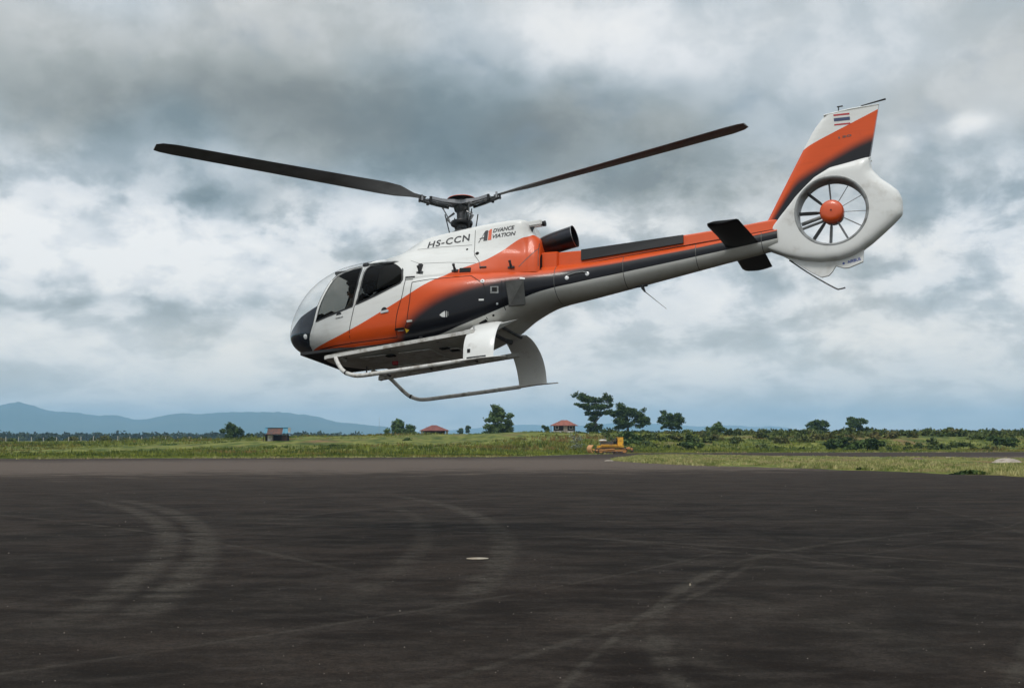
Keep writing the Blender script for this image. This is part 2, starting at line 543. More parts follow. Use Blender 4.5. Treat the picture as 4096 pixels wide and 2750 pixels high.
def asphalt_mat(name, taxi=False):
    m = bpy.data.materials.new(name); m.use_nodes = True
    t = NT(m.node_tree); b = m.node_tree.nodes['Principled BSDF']
    o = t.new('ShaderNodeTexCoord')
    P = o.outputs['Object']
    X, Y, Z = t.sep(P)
    mp = t.new('ShaderNodeMapping'); t.l.new(P, mp.inputs[0]); mp.inputs['Scale'].default_value = (.62, 1, 1); mp.inputs['Rotation'].default_value = (0, 0, math.radians(7))
    stk = t.noise(mp.outputs[0], .62, 7, .68, .4)
    mp2 = t.new('ShaderNodeMapping'); t.l.new(P, mp2.inputs[0]); mp2.inputs['Scale'].default_value = (.6, 1, 1); mp2.inputs['Rotation'].default_value = (0, 0, math.radians(-14))
    brd = t.noise(mp2.outputs[0], .22, 6, .62)
    mid = t.noise(mp2.outputs[0], 1.9, 6, .6, .2)
    grain = t.noise(P, 38, 4, .7)
    grit = t.new('ShaderNodeTexVoronoi'); t.l.new(P, grit.inputs['Vector']); grit.inputs['Scale'].default_value = 30
    c = t.mix(t.ss(stk.outputs['Fac'], .38, .64), (.0125, .0090, .0070), (.038, .0290, .0230))
    c = t.mix(t.ss(brd.outputs['Fac'], .42, .58, 0, .6), c, (.012, .0105, .0085))
    c = t.mix(t.ss(mid.outputs['Fac'], .42, .66, 0, .6), c, (.048, .040, .034))
    # broad circular scuffs left by turning wheels
    def ring(cx, cy, r, w, strength, y0, y1, x0=-999, x1=999):
        d = t.v('LENGTH', t.v('SUBTRACT', t.comb(X, Y, 0.0), (cx, cy, 0)).outputs[0]).outputs['Value']
        e = t.m('ABSOLUTE', t.m('SUBTRACT', t.m('ADD', d, t.m('MULTIPLY', t.m('SUBTRACT', mid.outputs['Fac'], .5), w * 1.0)), r))
        k = t.ss(e, w * .25, w, 1, 0)
        k = t.m('MULTIPLY', k, t.ss(Y, y0, y0 + 3.5)); k = t.m('MULTIPLY', k, t.ss(Y, y1 - 4, y1, 1, 0))
        k = t.m('MULTIPLY', k, t.ss(mid.outputs['Fac'], .30, .62))
        return t.m('MULTIPLY', k, strength)
    rings = [(-52.46, 7.60, 48.54, .30, .95, 10, 36), (-55.73, 7.04, 52.44, .32, .95, 10, 36), (-48.39, 18.82, 48.28, .30, .85, 11, 38), (-50.3, 18.2, 48.9, .25, .5, 11, 33),
             (30, 4, 27.4, .35, -.5, 7, 15), (33, 3, 29.2, .3, -.45, 7, 14), (-22, 2, 24.6, .35, .35, 6.5, 13), (-26, 0, 31.0, .4, .3, 6.5, 16), (16, 42, 30.5, .5, .3, 10, 16), (15, 40, 26.5, .5, .25, 11, 20), (-4, -14, 36, .5, .3, 16, 24), (2, 55, 30, .6, .3, 22, 34)]
    rr = np.random.default_rng(77)
    for q in range(22):
        # thin single tyre scuffs criss-crossing the apron
        rad = rr.uniform(14, 60); yy = 8.5 + 30 * rr.uniform(0, 1) ** 1.6; xx = (rr.uniform(-.1, .42) if q % 3 else rr.uniform(-.42, .2)) * yy
        a_ = rr.uniform(-.9, .9) + (PI if rr.random() < .5 else 0)
        rings.append((xx - rad * math.cos(a_), yy - rad * math.sin(a_), rad, rr.uniform(.05, .14), (rr.uniform(.4, .8) if rr.random() < .75 else -.45), max(5.5, yy - rr.uniform(5, 12)), yy + rr.uniform(5, 12)))
    for r in rings:
        k = ring(*r[:4], abs(r[4]), r[5], r[6])
        c = t.mix(k, c, (.064, .056, .046) if r[4] > 0 else (.010, .009, .008))
    # dusty, sun-bleached band towards the far edge
    yb = t.m('ADD', Y, t.m('MULTIPLY', X, -.30))
    yb = t.m('ADD', yb, t.m('MULTIPLY', t.m('SUBTRACT', brd.outputs['Fac'], .5), 16))
    yb = t.m('ADD', yb, t.m('MULTIPLY', t.m('SUBTRACT', stk.outputs['Fac'], .5), 44))
    c = t.mix(t.ss(yb, 14, 96, 0, .70), c, (.080, .061, .049))
    c = t.mix(t.m('MULTIPLY', t.ss(yb, 56, 72), t.ss(yb, 92, 112, .5, 0)), c, (.22, .175, .145))
    c = t.mix(t.m('MULTIPLY', t.ss(grit.outputs['Distance'], .0, .16, .75, 0), t.ss(mid.outputs['Fac'], .35, .6)), c, (.105, .090, .078))
    coarse = t.noise(P, 9.0, 6, .75)
    c = t.mix(t.ss(coarse.outputs['Fac'], .35, .65, .55, 0), c, (.009, .0075, .0065))
    c = t.mix(t.ss(grain.outputs['Fac'], .48, .66, 0, .62), c, (.006, .0055, .005))
    g3 = t.noise(P, 24, 5, .8)
    c = t.mix(t.ss(g3.outputs['Fac'], .56, .72, 0, .55), c, (.085, .070, .058))
    t.put(b.inputs['Base Color'], c)
    b.inputs['Roughness'].default_value = .93
    b.inputs['Specular IOR Level'].default_value = .04
    bp = t.new('ShaderNodeBump'); bp.inputs['Strength'].default_value = .8; bp.inputs['Distance'].default_value = .012
    t.l.new(grain.outputs['Fac'], bp.inputs['Height'])
    bp2 = t.new('ShaderNodeBump'); bp2.inputs['Strength'].default_value = .35; bp2.inputs['Distance'].default_value = .05
    t.l.new(mid.outputs['Fac'], bp2.inputs['Height']); t.l.new(bp.outputs[0], bp2.inputs['Normal'])
    t.l.new(bp2.outputs[0], b.inputs['Normal'])
    return m
M_ASPH = asphalt_mat('old_asphalt')

cols = np.linspace(-3200, 7800, 60)
Va = []; Fa = []
for i, px in enumerate(cols):
    De = float(edge_far(px)) + 0.35 * math.sin(i * 1.7)
    Va += [(gpt(px, De), De, 0), (gpt(px, 10), 10, 0)]
for i in range(len(cols) - 1):
    Fa.append((2 * i + 1, 2 * i + 3, 2 * i + 2, 2 * i))
b0 = len(Va)
Va += [(-60, -90, 0), (60, -90, 0)]
Fa.append((b0, b0 + 1) + tuple(2 * i + 1 for i in range(len(cols) - 1, -1, -1)))
tag(mesh('apron', Va, Fa, M_ASPH), kind='structure')

# --- rolling field behind the apron
RX = [-3000, 0, 500, 850, 1000, 1250, 1400, 1550, 1620, 1760, 1900, 2000, 2100, 2300, 2450, 2700, 3000, 3400, 3800, 4096, 7000]
RY = [1768, 1768, 1768, 1762, 1756, 1745, 1745, 1741, 1740, 1739, 1738, 1734, 1728, 1731, 1733, 1738, 1741, 1740, 1743, 1741, 1741]
def field_h(px, D):
    E = edge_far(px)
    top = (1755 - np.interp(px, RX, RY)) / 4926.0 * 235 + CAMZ        # height of the crest at 235 m
    t_ = np.clip((D - E - 28) / (232 - E - 28), 0, 1)
    s = t_ * t_ * (3 - 2 * t_)
    x = gpt(px, D)
    h = top * s
    h += (0.16 * fbm(x * .12, D * .10, 3) + .10 * fbm(x * .5, D * .35, 5, 3)) * np.clip((D - E - 3) / 25, 0, 1)
    # low earth banks where the field was graded
    bank = .45 * np.exp(-((D - E - 42 - 6 * np.sin(x * .05)) / 7) ** 2) * np.clip(np.sin(x * .045 + 1.2) * 1.5 + .2, 0, 1)
    h += bank
    far = np.clip((D - 330) / 500, 0, 1)
    return h * (1 - far) + .0 * far + .02
pxs = np.linspace(-1600, 5700, 420)
Ds = np.concatenate([np.linspace(0, 60, 42), np.geomspace(62, 900, 60)])
PXg, dg = np.meshgrid(pxs, Ds)
Dg = edge_far(PXg) + dg
Hg = field_h(PXg, Dg)
Hg[0, :] = -.03
V = np.c_[gpt(PXg, Dg).ravel(), Dg.ravel(), Hg.ravel()]
n_ = len(pxs)
I, J = np.meshgrid(np.arange(n_ - 1), np.arange(len(Ds) - 1))
a = (J * n_ + I).ravel()
Fq = np.c_[a, a + 1, a + 1 + n_, a + n_]
tag(mesh('field', V, Fq, M_TURF, smooth=True), kind='structure')

def fz(px, D):
    return float(field_h(np.array([float(px)]), np.array([float(D)]))[0])

# --- low grassed verge between the apron and the taxiway
IX = [2440, 2560, 2700, 2900, 3100, 3400, 3700, 4096, 4600, 5600]
IT = [99, 124, 127, 122, 118, 113, 111, 104, 98, 90]
IB = [95, 88, 81, 76, 71, 65, 60, 53.2, 47, 40]
ip = np.linspace(2440, 5600, 160); it = np.linspace(0, 1, 14)
IPg, ITg = np.meshgrid(ip, it)
wob = 1.6 * fbm(ip * .035, ip * 0, 8, 4)
Dt = np.interp(ip, IX, IT) + wob; Db = np.interp(ip, IX, IB) + .6 * wob
Dg = Db + (Dt - Db) * ITg
prof = np.minimum(1, np.minimum(ITg, 1 - ITg) * 8)
Hg = -.01 + prof * (.12 + .03 * fbm(gpt(IPg, Dg) * .8, Dg * .8, 4, 3))
V = np.c_[gpt(IPg, Dg).ravel(), Dg.ravel(), Hg.ravel()]
n_ = len(ip)
I, J = np.meshgrid(np.arange(n_ - 1), np.arange(len(it) - 1))
a = (J * n_ + I).ravel()
tag(mesh('verge', V, np.c_[a, a + 1, a + 1 + n_, a + n_], M_TURF, smooth=True), kind='structure')

# --- hills
M_HILL = mat('forested_hills', (.030, .05, .03), .95, spec=.05, noise=(.002, (.055, .07, .04), .35, .65))
def hills(name, D, pts, depth, seed, hz0=-2):
    px = np.linspace(pts[0][0], pts[-1][0], 400)
    top = (1755 - np.interp(px, [p[0] for p in pts], [p[1] for p in pts])) / 4926.0 * D + CAMZ
    top = np.convolve(np.pad(top, 2, mode='edge'), np.ones(5) / 5, 'valid')
    top = top * (1 + .018 * fbm(px * .05, px * 0, seed + 7, 5)) + 1.5 * fbm(px * .22, px * 0, seed + 9, 3)
    s = np.linspace(-1, 1, 25)
    P, S = np.meshgrid(px, s)
    Dg = D + S * depth
    x = gpt(P, Dg)
    ridge = np.clip(1 - np.abs(S) ** 1.4, 0, 1)
    H = top * ridge * (1 - .0 * S) + top * .10 * fbm(x * .0022, Dg * .0022, seed, 6) * (1 - ridge ** 4) * ridge + top * .02 * fbm(x * .012, Dg * .012, seed + 3, 4) * ridge
    V = np.c_[x.ravel(), Dg.ravel(), (H + hz0).ravel()]
    n_ = len(px)
    I, J = np.meshgrid(np.arange(n_ - 1), np.arange(len(s) - 1))
    a = (J * n_ + I).ravel()
    tag(mesh(name, V, np.c_[a, a + 1, a + 1 + n_, a + n_], M_HILL, smooth=True), kind='structure')
hills('hills', 8500, [(-2500, 1640), (-1200, 1600), (-500, 1640), (-120, 1630), (0, 1622), (60, 1607), (110, 1611), (150, 1626), (190, 1642), (250, 1645), (320, 1648), (390, 1659), (480, 1659), (545, 1678), (590, 1676), (650, 1659), (700, 1654), (850, 1651), (950, 1646), (1080, 1646), (1180, 1650), (1250, 1662), (1350, 1686), (1450, 1697), (1560, 1706), (1700, 1730), (1850, 1750)], 1500, 11)
hills('hills', 12500, [(1500, 1745), (1750, 1722), (1900, 1712), (2080, 1697), (2200, 1700), (2300, 1702), (2500, 1688), (2600, 1694), (2800, 1703), (2950, 1700), (3020, 1709), (3080, 1700), (3160, 1712), (3260, 1730), (3500, 1738), (4200, 1742), (5200, 1735), (6500, 1745)], 1200, 21)

# ==================================================================
#                       VEGETATION
# ==================================================================
def leafmat(name, c1, c2, c3=None, sc=.8):
    m = bpy.data.materials.new(name); m.use_nodes = True
    t = NT(m.node_tree); b = m.node_tree.nodes['Principled BSDF']
    o = t.new('ShaderNodeTexCoord')
    n = t.noise(o.outputs['Object'], sc, 4, .6)
    c = t.mix(t.ss(n.outputs['Fac'], .35, .65), c1, c2)
    if c3:
        n2 = t.noise(o.outputs['Object'], sc * .25, 3, .6)
        c = t.mix(t.ss(n2.outputs['Fac'], .5, .68), c, c3)
    t.put(b.inputs['Base Color'], c)
    b.inputs['Roughness'].default_value = .7
    b.inputs['Specular IOR Level'].default_value = .2
    return m
M_LEAF_DARK = leafmat('dark_foliage', (.018, .040, .009), (.080, .125, .028))
M_LEAF_MID = leafmat('green_foliage', (.045, .085, .022), (.12, .18, .055))
M_LEAF_AIRY = leafmat('airy_foliage', (.050, .090, .026), (.15, .21, .08))
M_LEAF_PALE = leafmat('pale_foliage', (.055, .085, .030), (.13, .16, .065))
M_LEAF_GREY = leafmat('grey_green_foliage', (.12, .14, .10), (.30, .32, .26))
M_WOOD = leafmat('far_wood', (.014, .026, .012), (.035, .052, .022), sc=.05)
M_BUSH = leafmat('scrub', (.030, .050, .010), (.10, .125, .026), (.13, .11, .035), sc=.35)
M_GRASS = leafmat('grass_blades', (.050, .078, .010), (.21, .235, .038), (.22, .13, .045), sc=.16)
M_VGRASS = leafmat('verge_grass', (.13, .165, .035), (.46, .42, .18), (.36, .28, .15), sc=.6)
M_BARK = mat('bark', (.09, .07, .05), .9, noise=(6., (.05, .04, .03), .4, .6))

def leaf_quads(P, size, r, up=.3):
    """one bent leaf clump (2 quads) per point"""
    n = len(P)
    a = r.normal(size=(n, 3)); a /= np.linalg.norm(a, axis=1)[:, None]
    b = r.normal(size=(n, 3)); b[:, 2] += up; b -= a * (a * b).sum(1)[:, None]; b /= np.linalg.norm(b, axis=1)[:, None]
    s = size * r.uniform(.6, 1.35, (n, 1))
    c = np.cross(a, b)
    v0 = P - a * s - b * s * .5; v1 = P - a * s + b * s * .5
    v2 = P + c * s * .3 + b * s * .6; v3 = P + c * s * .3 - b * s * .6
    v4 = P + a * s + b * s * .4; v5 = P + a * s - b * s * .4
    V = np.stack([v0, v1, v2, v3, v4, v5], 1).reshape(-1, 3)
    k = np.arange(n)[:, None] * 6
    Fq = np.concatenate([k + np.array([[0, 1, 2, 3]]), k + np.array([[3, 2, 4, 5]])])
    return V, Fq

def blob_points(blobs, dens, r, shell=.55):
    out = []
    for (c, rad) in blobs:
        c = np.array(c, float); rad = np.array(rad, float)
        n = max(12, int(dens * (rad[0] * rad[2] + rad[0] * rad[1]) * .5))
        d = r.normal(size=(n, 3)); d /= np.linalg.norm(d, axis=1)[:, None]
        q = c + d * rad * (r.uniform(shell, 1.0, (n, 1)) ** .7) * (1 + .18 * r.normal(size=(n, 1)))
        out.append(q)
    return np.concatenate(out)

def tree(name, label, cat, px, py, D, blobs, lm, trunk=.22, leafsize=.2, dens=230, limbs=True, group=None, base_z=None, seed=0):
    """blobs: (dx, dy, rx, ry) in photograph pixels from the foot of the trunk; real depth follows from D"""
    r = np.random.default_rng(seed + int(px))
    k = D / 4926.0
    z0 = (1755 - py) * k + CAMZ
    root = empty(name, (gpt(px, D), D, z0))
    tag(root, label, cat, group)
    B = []
    for (bx, by, rx, ry) in blobs:
        dep = r.uniform(-.45, .45) * rx * k
        # every mass breaks up into smaller tufts
        nn = 8
        for j in range(nn):
            o_ = r.normal(size=3) * .48
            B.append(((bx * k + o_[0] * rx * k, dep + o_[1] * rx * k, by * k + o_[2] * ry * k), (rx * k * .56, rx * k * .52, ry * k * .62)))
    P = blob_points(B, dens * 2.1, r, .25)
    V, Fq = leaf_quads(P, leafsize * .8, r)
    mesh('crown', V, Fq, lm, root)
    m = MB()
    topz = max(b[1] for b in blobs) * k
    lowz = min(b[1] for b in blobs) * k
    th = max(lowz * 1.0, topz * .45)
    lean = r.uniform(-.03, .03)
    m.tube([(0, 0, -.6), (lean * th, 0, th * .4), (lean * th * 2, 0, th)], [trunk * 1.3, trunk, trunk * .7], 7)
    if limbs:
        for (bx, by, rx, ry) in blobs:
            s = Vector((lean * th * 2, 0, th * r.uniform(.55, .98)))
            e = Vector((bx * k, r.uniform(-.3, .3) * rx * k, by * k))
            mid = (s + e) / 2 + Vector((0, 0, -.08 * (e - s).length))
            m.tube([s, mid, e], [trunk * .5, trunk * .3, trunk * .12], 5, caps=False)
    m.build('trunk', M_BARK, root)
    return root

tree('tree', 'small round dark green tree left of the blue-roofed shack', 'tree', 938, 1766, 300,
     [(0, 58, 24, 22), (-8, 38, 26, 18), (12, 40, 24, 20), (0, 24, 20, 12)], M_LEAF_DARK, .12, .22, 130)
tree('tree', 'bushy tree left of the wide maroon hip-roofed house', 'tree', 1602, 1742, 290,
     [(-8, 48, 22, 16), (10, 34, 30, 18), (-20, 24, 24, 18), (34, 18, 22, 12), (4, 12, 34, 14)], M_LEAF_MID, .16, .22, 110)
tree('tree', 'airy pointed green tree between the two red-roofed houses', 'tree', 1992, 1765, 250,
     [(0, 130, 22, 14), (-16, 108, 24, 14), (24, 104, 22, 14), (-6, 84, 34, 14), (34, 74, 26, 16), (-30, 60, 26, 12), (8, 52, 34, 12), (44, 48, 18, 16), (-48, 32, 22, 12), (-10, 34, 26, 10), (-44, 14, 20, 10), (6, 68, 34, 16), (0, 96, 28, 16), (20, 34, 34, 12), (-8, 118, 20, 14)], M_LEAF_AIRY, .13, .20, 85)
tree('tree', 'tallest dark tree with an upswept spreading crown behind the bulldozer', 'tree', 2378, 1738, 300,
     [(-50, 156, 20, 14), (-30, 142, 32, 16), (6, 138, 30, 14), (44, 150, 18, 16), (62, 138, 16, 14), (-46, 118, 28, 8), (-8, 112, 36, 16), (38, 112, 24, 12), (64, 116, 10, 8), (10, 88, 26, 10), (-26, 84, 18, 8), (-4, 62, 20, 14), (-12, 38, 22, 16), (14, 34, 20, 14), (0, 16, 26, 12), (-30, 32, 10, 8)], M_LEAF_DARK, .24, .21, 78)
tree('tree', 'spreading dark tree with two lobed crown right of the tallest tree', 'tree', 2512, 1740, 310,
     [(-28, 104, 28, 18), (0, 94, 28, 18), (-54, 88, 20, 12), (-72, 92, 20, 14), (-30, 74, 32, 16), (22, 84, 20, 14), (-34, 52, 34, 14), (-8, 44, 26, 12), (46, 80, 24, 18), (60, 58, 26, 14), (50, 40, 22, 10), (-30, 34, 26, 10), (76, 56, 12, 10)], M_LEAF_DARK, .2, .21, 85)
tree('tree', 'umbrella shaped tree standing alone right of the two lobed tree', 'tree', 2684, 1738, 300,
     [(-28, 80, 18, 12), (-6, 64, 26, 14), (20, 64, 28, 14), (40, 58, 20, 10), (-38, 58, 16, 8), (-10, 46, 32, 10), (22, 42, 28, 10), (-30, 30, 12, 6), (32, 28, 12, 6), (0, 26, 14, 5)], M_LEAF_DARK, .14, .20, 90)
tree('tree', 'low palm-like spiky crowned tree on the right skyline', 'tree', 3268, 1742, 330,
     [(0, 42, 26, 14), (-22, 46, 16, 10), (24, 42, 18, 9), (0, 56, 16, 9), (-28, 28, 20, 12), (24, 22, 22, 12), (0, 14, 30, 12)], M_LEAF_DARK, .12, .24, 80)
tree('tree', 'lone flat-topped tree farthest right on the skyline', 'tree', 3415, 1742, 330,
     [(-4, 66, 22, 14), (16, 54, 24, 12), (-26, 50, 16, 8), (0, 42, 26, 10), (30, 32, 16, 12), (-16, 22, 26, 8), (42, 18, 16, 12), (4, 12, 20, 6)], M_LEAF_DARK, .14, .22, 85)
tree('tree', 'tiny round tree left of the white-based house', 'tree', 2184, 1726, 320,
     [(0, 16, 12, 9), (4, 10, 10, 8)], M_LEAF_DARK, .1, .2, 130, limbs=False)
tree('tree', 'small bushy tree on the rise left of the palm-like tree', 'tree', 2875, 1738, 280,
     [(0, 36, 18, 12), (-16, 22, 22, 12), (14, 20, 22, 12), (-30, 12, 18, 10)], M_LEAF_MID, .12, .22, 100)
tree('tree', 'small tree rising from the hedge at the far right', 'tree', 3785, 1742, 360,
     [(0, 24, 13, 9), (-10, 14, 16, 8), (10, 12, 14, 8)], M_LEAF_DARK, .1, .22, 110, limbs=False)
tree('tree', 'left one of two distant dark trees behind the airy tree', 'tree', 1842, 1738, 560,
     [(0, 18, 8, 7), (2, 10, 9, 6)], M_LEAF_DARK, .15, .4, 60, limbs=False)
tree('tree', 'right one of two distant dark trees behind the airy tree', 'tree', 1873, 1738, 560,
     [(0, 26, 8, 8), (0, 14, 9, 7)], M_LEAF_DARK, .15, .4, 60, limbs=False)

def shrub(label, px, py, D, blobs, lm, size=.16, dens=200, name='shrub', cat='shrub'):
    r = np.random.default_rng(int(px) + 5)
    k = D / 4926.0
    root_z = (1755 - py) * k + CAMZ
    B = []
    for (bx, by, rx, ry) in blobs:
        for j in range(4):
            o_ = r.normal(size=3) * .42
            B.append(((bx * k + o_[0] * rx * k, o_[1] * rx * k, max(.1, by * k + o_[2] * ry * k)), (rx * k * .65, rx * k * .55, ry * k * .6)))
    V, Fq = leaf_quads(blob_points(B, dens, r), size, r)
    o = mesh(name, V, Fq, lm)
    o.location = (gpt(px, D), D, root_z - .1)
    return tag(o, label, cat)

shrub('round dark bush below the wide maroon-roofed house', 1636, 1772, 195, [(0, 14, 18, 14), (8, 6, 14, 8), (-12, 6, 10, 8)], M_LEAF_DARK)
shrub('small dark bush on the green slope between the houses', 2095, 1748, 230, [(0, 10, 9, 12)], M_LEAF_DARK)
shrub('pale flowering shrub with whitish stems left of the bulldozer', 2303, 1788, 160, [(-8, 50, 14, 12), (10, 40, 14, 12), (-4, 26, 18, 12), (14, 18, 14, 10), (-10, 8, 14, 8)], M_LEAF_GREY, .09, 110)
shrub('tall greyish shrub directly behind the bulldozer', 2428, 1770, 165, [(-6, 50, 12, 16), (8, 42, 12, 16), (0, 24, 20, 18), (22, 16, 12, 12)], M_LEAF_PALE, .12, 150)
shrub('upright dark bush with a wide foot right of the bulldozer', 2745, 1790, 170, [(6, 48, 10, 16), (2, 26, 22, 12), (-22, 14, 24, 12), (30, 12, 28, 12), (52, 8, 16, 9)], M_LEAF_DARK, .17)
shrub('wide dark thicket along the taxiway below the lone flat-topped tree', 3350, 1790, 172, [(-20, 22, 24, 14), (-30, 10, 34, 12), (30, 30, 34, 14), (70, 20, 40, 14), (110, 24, 34, 14), (150, 14, 34, 12), (50, 10, 60, 10)], M_LEAF_DARK, .19, 170)
shrub('dark green bush clump near the right end of the field', 4010, 1782, 185, [(-30, 20, 24, 16), (0, 14, 34, 14), (34, 18, 24, 12), (-50, 34, 26, 10)], M_LEAF_DARK, .18)
shrub('broad leafy bush left of the upright dark bush', 2520, 1775, 180, [(0, 42, 30, 12), (-26, 30, 24, 14), (30, 26, 26, 14), (0, 14, 40, 12)], M_LEAF_MID, .17)
shrub('light green scrub mound under the umbrella shaped tree', 2690, 1770, 200, [(0, 24, 40, 12), (-44, 14, 26, 10), (44, 16, 30, 12)], M_BUSH, .17)
shrub('dark weed tuft at the edge of the shack clearing', 1330, 1788, 165, [(0, 10, 14, 9), (10, 6, 10, 6)], M_LEAF_DARK, .12)
shrub('small dark weed clump on the near edge of the right verge', 3455, 1885, 66, [(0, 14, 26, 12), (-24, 10, 20, 9), (30, 8, 20, 8)], M_LEAF_DARK, .07, 1500)
shrub('low dark weed patch near the concrete mound', 3870, 1900, 58, [(0, 14, 40, 12), (44, 12, 34, 10), (-70, 10, 34, 9)], M_LEAF_DARK, .07, 1500)

# --- scrub mass (nobody could count it)
r = np.random.default_rng(31)
P = []
for k_ in range(620):
    px = r.uniform(2450, 5400) if r.random() < .72 else r.uniform(-1500, 2300)
    if px > 2450:
        D = r.uniform(178, 320); hh = r.uniform(.5, 1.25) * (1.1 if px > 2700 else .8)
    else:
        D = r.uniform(300, 480); hh = r.uniform(.6, 1.5)
        if 1000 < px < 2300: hh *= .5
    if px > 2450 and D < 200: hh *= .6
    x = gpt(px, D); z = fz(px, D)
    w = hh * r.uniform(.9, 1.9)
    n = int(70 + 45 * w)
    d = r.normal(size=(n, 3)); d /= np.linalg.norm(d, axis=1)[:, None]
    d[:, 2] = np.abs(d[:, 2])
    q = np.array([x, D, z]) + d * np.array([w, w * .8, hh]) * r.uniform(.45, 1.08, (n, 1))
    P.append(q)
P = np.concatenate(P)
V, Fq = leaf_quads(P, .24, r)
tag(mesh('scrub', V, Fq, M_BUSH), 'green scrub bushes covering the rise behind the taxiway', 'scrub', kind='stuff')

# --- far wood
P = []; S = []
r = np.random.default_rng(41)
for k_ in range(1500):
    px = r.uniform(-2500, 6600)
    left = px < 2300
    D = r.uniform(880, 1250) if left else r.uniform(560, 900)
    hh = (r.uniform(4.8, 7.2) if left else r.uniform(4.0, 6.6)) * (1.25 if r.random() < .06 else 1)
    if 1450 < px < 2350: hh *= .82
    w = hh * r.uniform(.45, .9)
    n = 46
    d = r.normal(size=(n, 3)); d /= np.linalg.norm(d, axis=1)[:, None]
    q = np.array([gpt(px, D), D, hh * .5]) + d * np.array([w, w, hh * .5]) * r.uniform(.5, 1.05, (n, 1))
    P.append(q)
P = np.concatenate(P)
V, Fq = leaf_quads(P, 1.05, r)
tag(mesh('woodland', V, Fq, M_WOOD), 'dark line of distant woodland below the hills', 'woodland', kind='stuff')

# --- grass
def blades(P, h, w, r, n=4):
    N = len(P)
    P = np.repeat(P, n, 0)
    off = r.normal(size=(N * n, 2)) * w * 1.6
    base = P.copy(); base[:, 0] += off[:, 0]; base[:, 1] += off[:, 1]
    hh = np.repeat(h, n) * r.uniform(.6, 1.2, N * n)
    a = r.uniform(0, PI, N * n)
    ww = w * r.uniform(.6, 1.3, N * n)
    dxy = np.c_[np.cos(a) * ww, np.sin(a) * ww, np.zeros(N * n)]
    tip = base + np.c_[r.normal(size=(N * n, 2)) * .25 * hh[:, None], hh]
    base[:, 2] -= .05
    V = np.stack([base - dxy, base + dxy, tip], 1).reshape(-1, 3)
    return V, np.arange(N * n * 3).reshape(-1, 3)
r = np.random.default_rng(51)
N = 34000
px = r.uniform(-1300, 5400, N)
Dn = edge_far(px) + 1.5 + r.uniform(0, 1, N) ** 1.6 * 150
x = gpt(px, Dn)
pat = fbm(x * .10, Dn * .05, 9, 5)
keep = pat > -.42
px, Dn, x, pat = px[keep], Dn[keep], x[keep], pat[keep]
H = field_h(px, Dn)
hgt = np.clip(.22 + .28 * pat + .12 * r.normal(size=len(px)), .12, .8)
hgt *= np.clip((Dn - edge_far(px)) / 14, .35, 1)
V, Ft = blades(np.c_[x, Dn, H], hgt, .13, r, 4)
tag(mesh('grass', V, Ft, M_GRASS), 'rough green and yellow grass on the field behind the apron', 'grass', kind='stuff')
N = 15000
px = r.uniform(2450, 5200, N)
tt = r.uniform(0.02, .98, N)
Dn = np.interp(px, IX, IB) + (np.interp(px, IX, IT) - np.interp(px, IX, IB)) * tt
x = gpt(px, Dn)
pat = fbm(x * .35, Dn * .2, 15, 4)
keep = pat > -.5
px, Dn, x, pat, tt = px[keep], Dn[keep], x[keep], pat[keep], tt[keep]
hgt = np.clip(.13 + .12 * pat + .05 * r.normal(size=len(px)), .05, .42) * np.clip(1.5 - tt * 1.2, .4, 1)
V, Ft = blades(np.c_[x, Dn, np.full(len(x), .08)], hgt, .05, r, 5)
tag(mesh('grass', V, Ft, M_VGRASS), 'low pale green grass on the verge at the right', 'grass', kind='stuff')

# tufts that creep over the asphalt edges
N = 2600
px = np.concatenate([r.uniform(-1300, 5400, N // 2), r.uniform(2440, 5200, N // 2)])
Dn = np.concatenate([edge_far(px[:N // 2]) - np.abs(r.normal(size=N // 2)) * 1.3, np.interp(px[N // 2:], IX, IB) - np.abs(r.normal(size=N // 2)) * .8])
pat = fbm(gpt(px, Dn) * .5, Dn * 0, 19, 4)
keep = pat > .0
px, Dn = px[keep], Dn[keep]
V, Ft = blades(np.c_[gpt(px, Dn), Dn, np.full(len(px), .02)], np.full(len(px), .16), .05, r, 4)
tag(mesh('grass', V, Ft, M_VGRASS), 'sparse weeds creeping over the edge of the asphalt', 'weeds', kind='stuff')

# ==================================================================
#                       FIELD OBJECTS
# ==================================================================
M_ROOFR = mat('maroon_roof_sheet', (.13, .028, .022), .7, noise=(1.5, (.20, .05, .035), .4, .65))
M_ROOFT = mat('terracotta_roof', (.26, .075, .045), .75, noise=(1.6, (.16, .05, .035), .4, .65))
M_RUST = mat('rusty_sheet', (.14, .055, .035), .8, noise=(2.5, (.07, .045, .04), .4, .6))
M_TARP = mat('blue_tarpaulin', (.04, .17, .26), .6, noise=(2., (.08, .25, .33), .4, .6))
M_WALLW = mat('white_render', (.55, .53, .50), .85, noise=(1.5, (.32, .29, .25), .45, .7))
M_WALLD = mat('dark_timber', (.035, .022, .02), .85)
M_CONC = mat('pale_concrete', (.36, .31, .26), .9, noise=(3., (.24, .20, .16), .4, .65), bump=.4, bscale=12)
M_SOIL = mat('bare_earth', (.15, .10, .06), .95, noise=(3., (.10, .07, .045), .4, .6))
M_POST = mat('concrete_post', (.46, .44, .40), .9)

def place(px, py, D):
    return (gpt(px, D), D, (1755 - py) / 4926.0 * D + CAMZ)

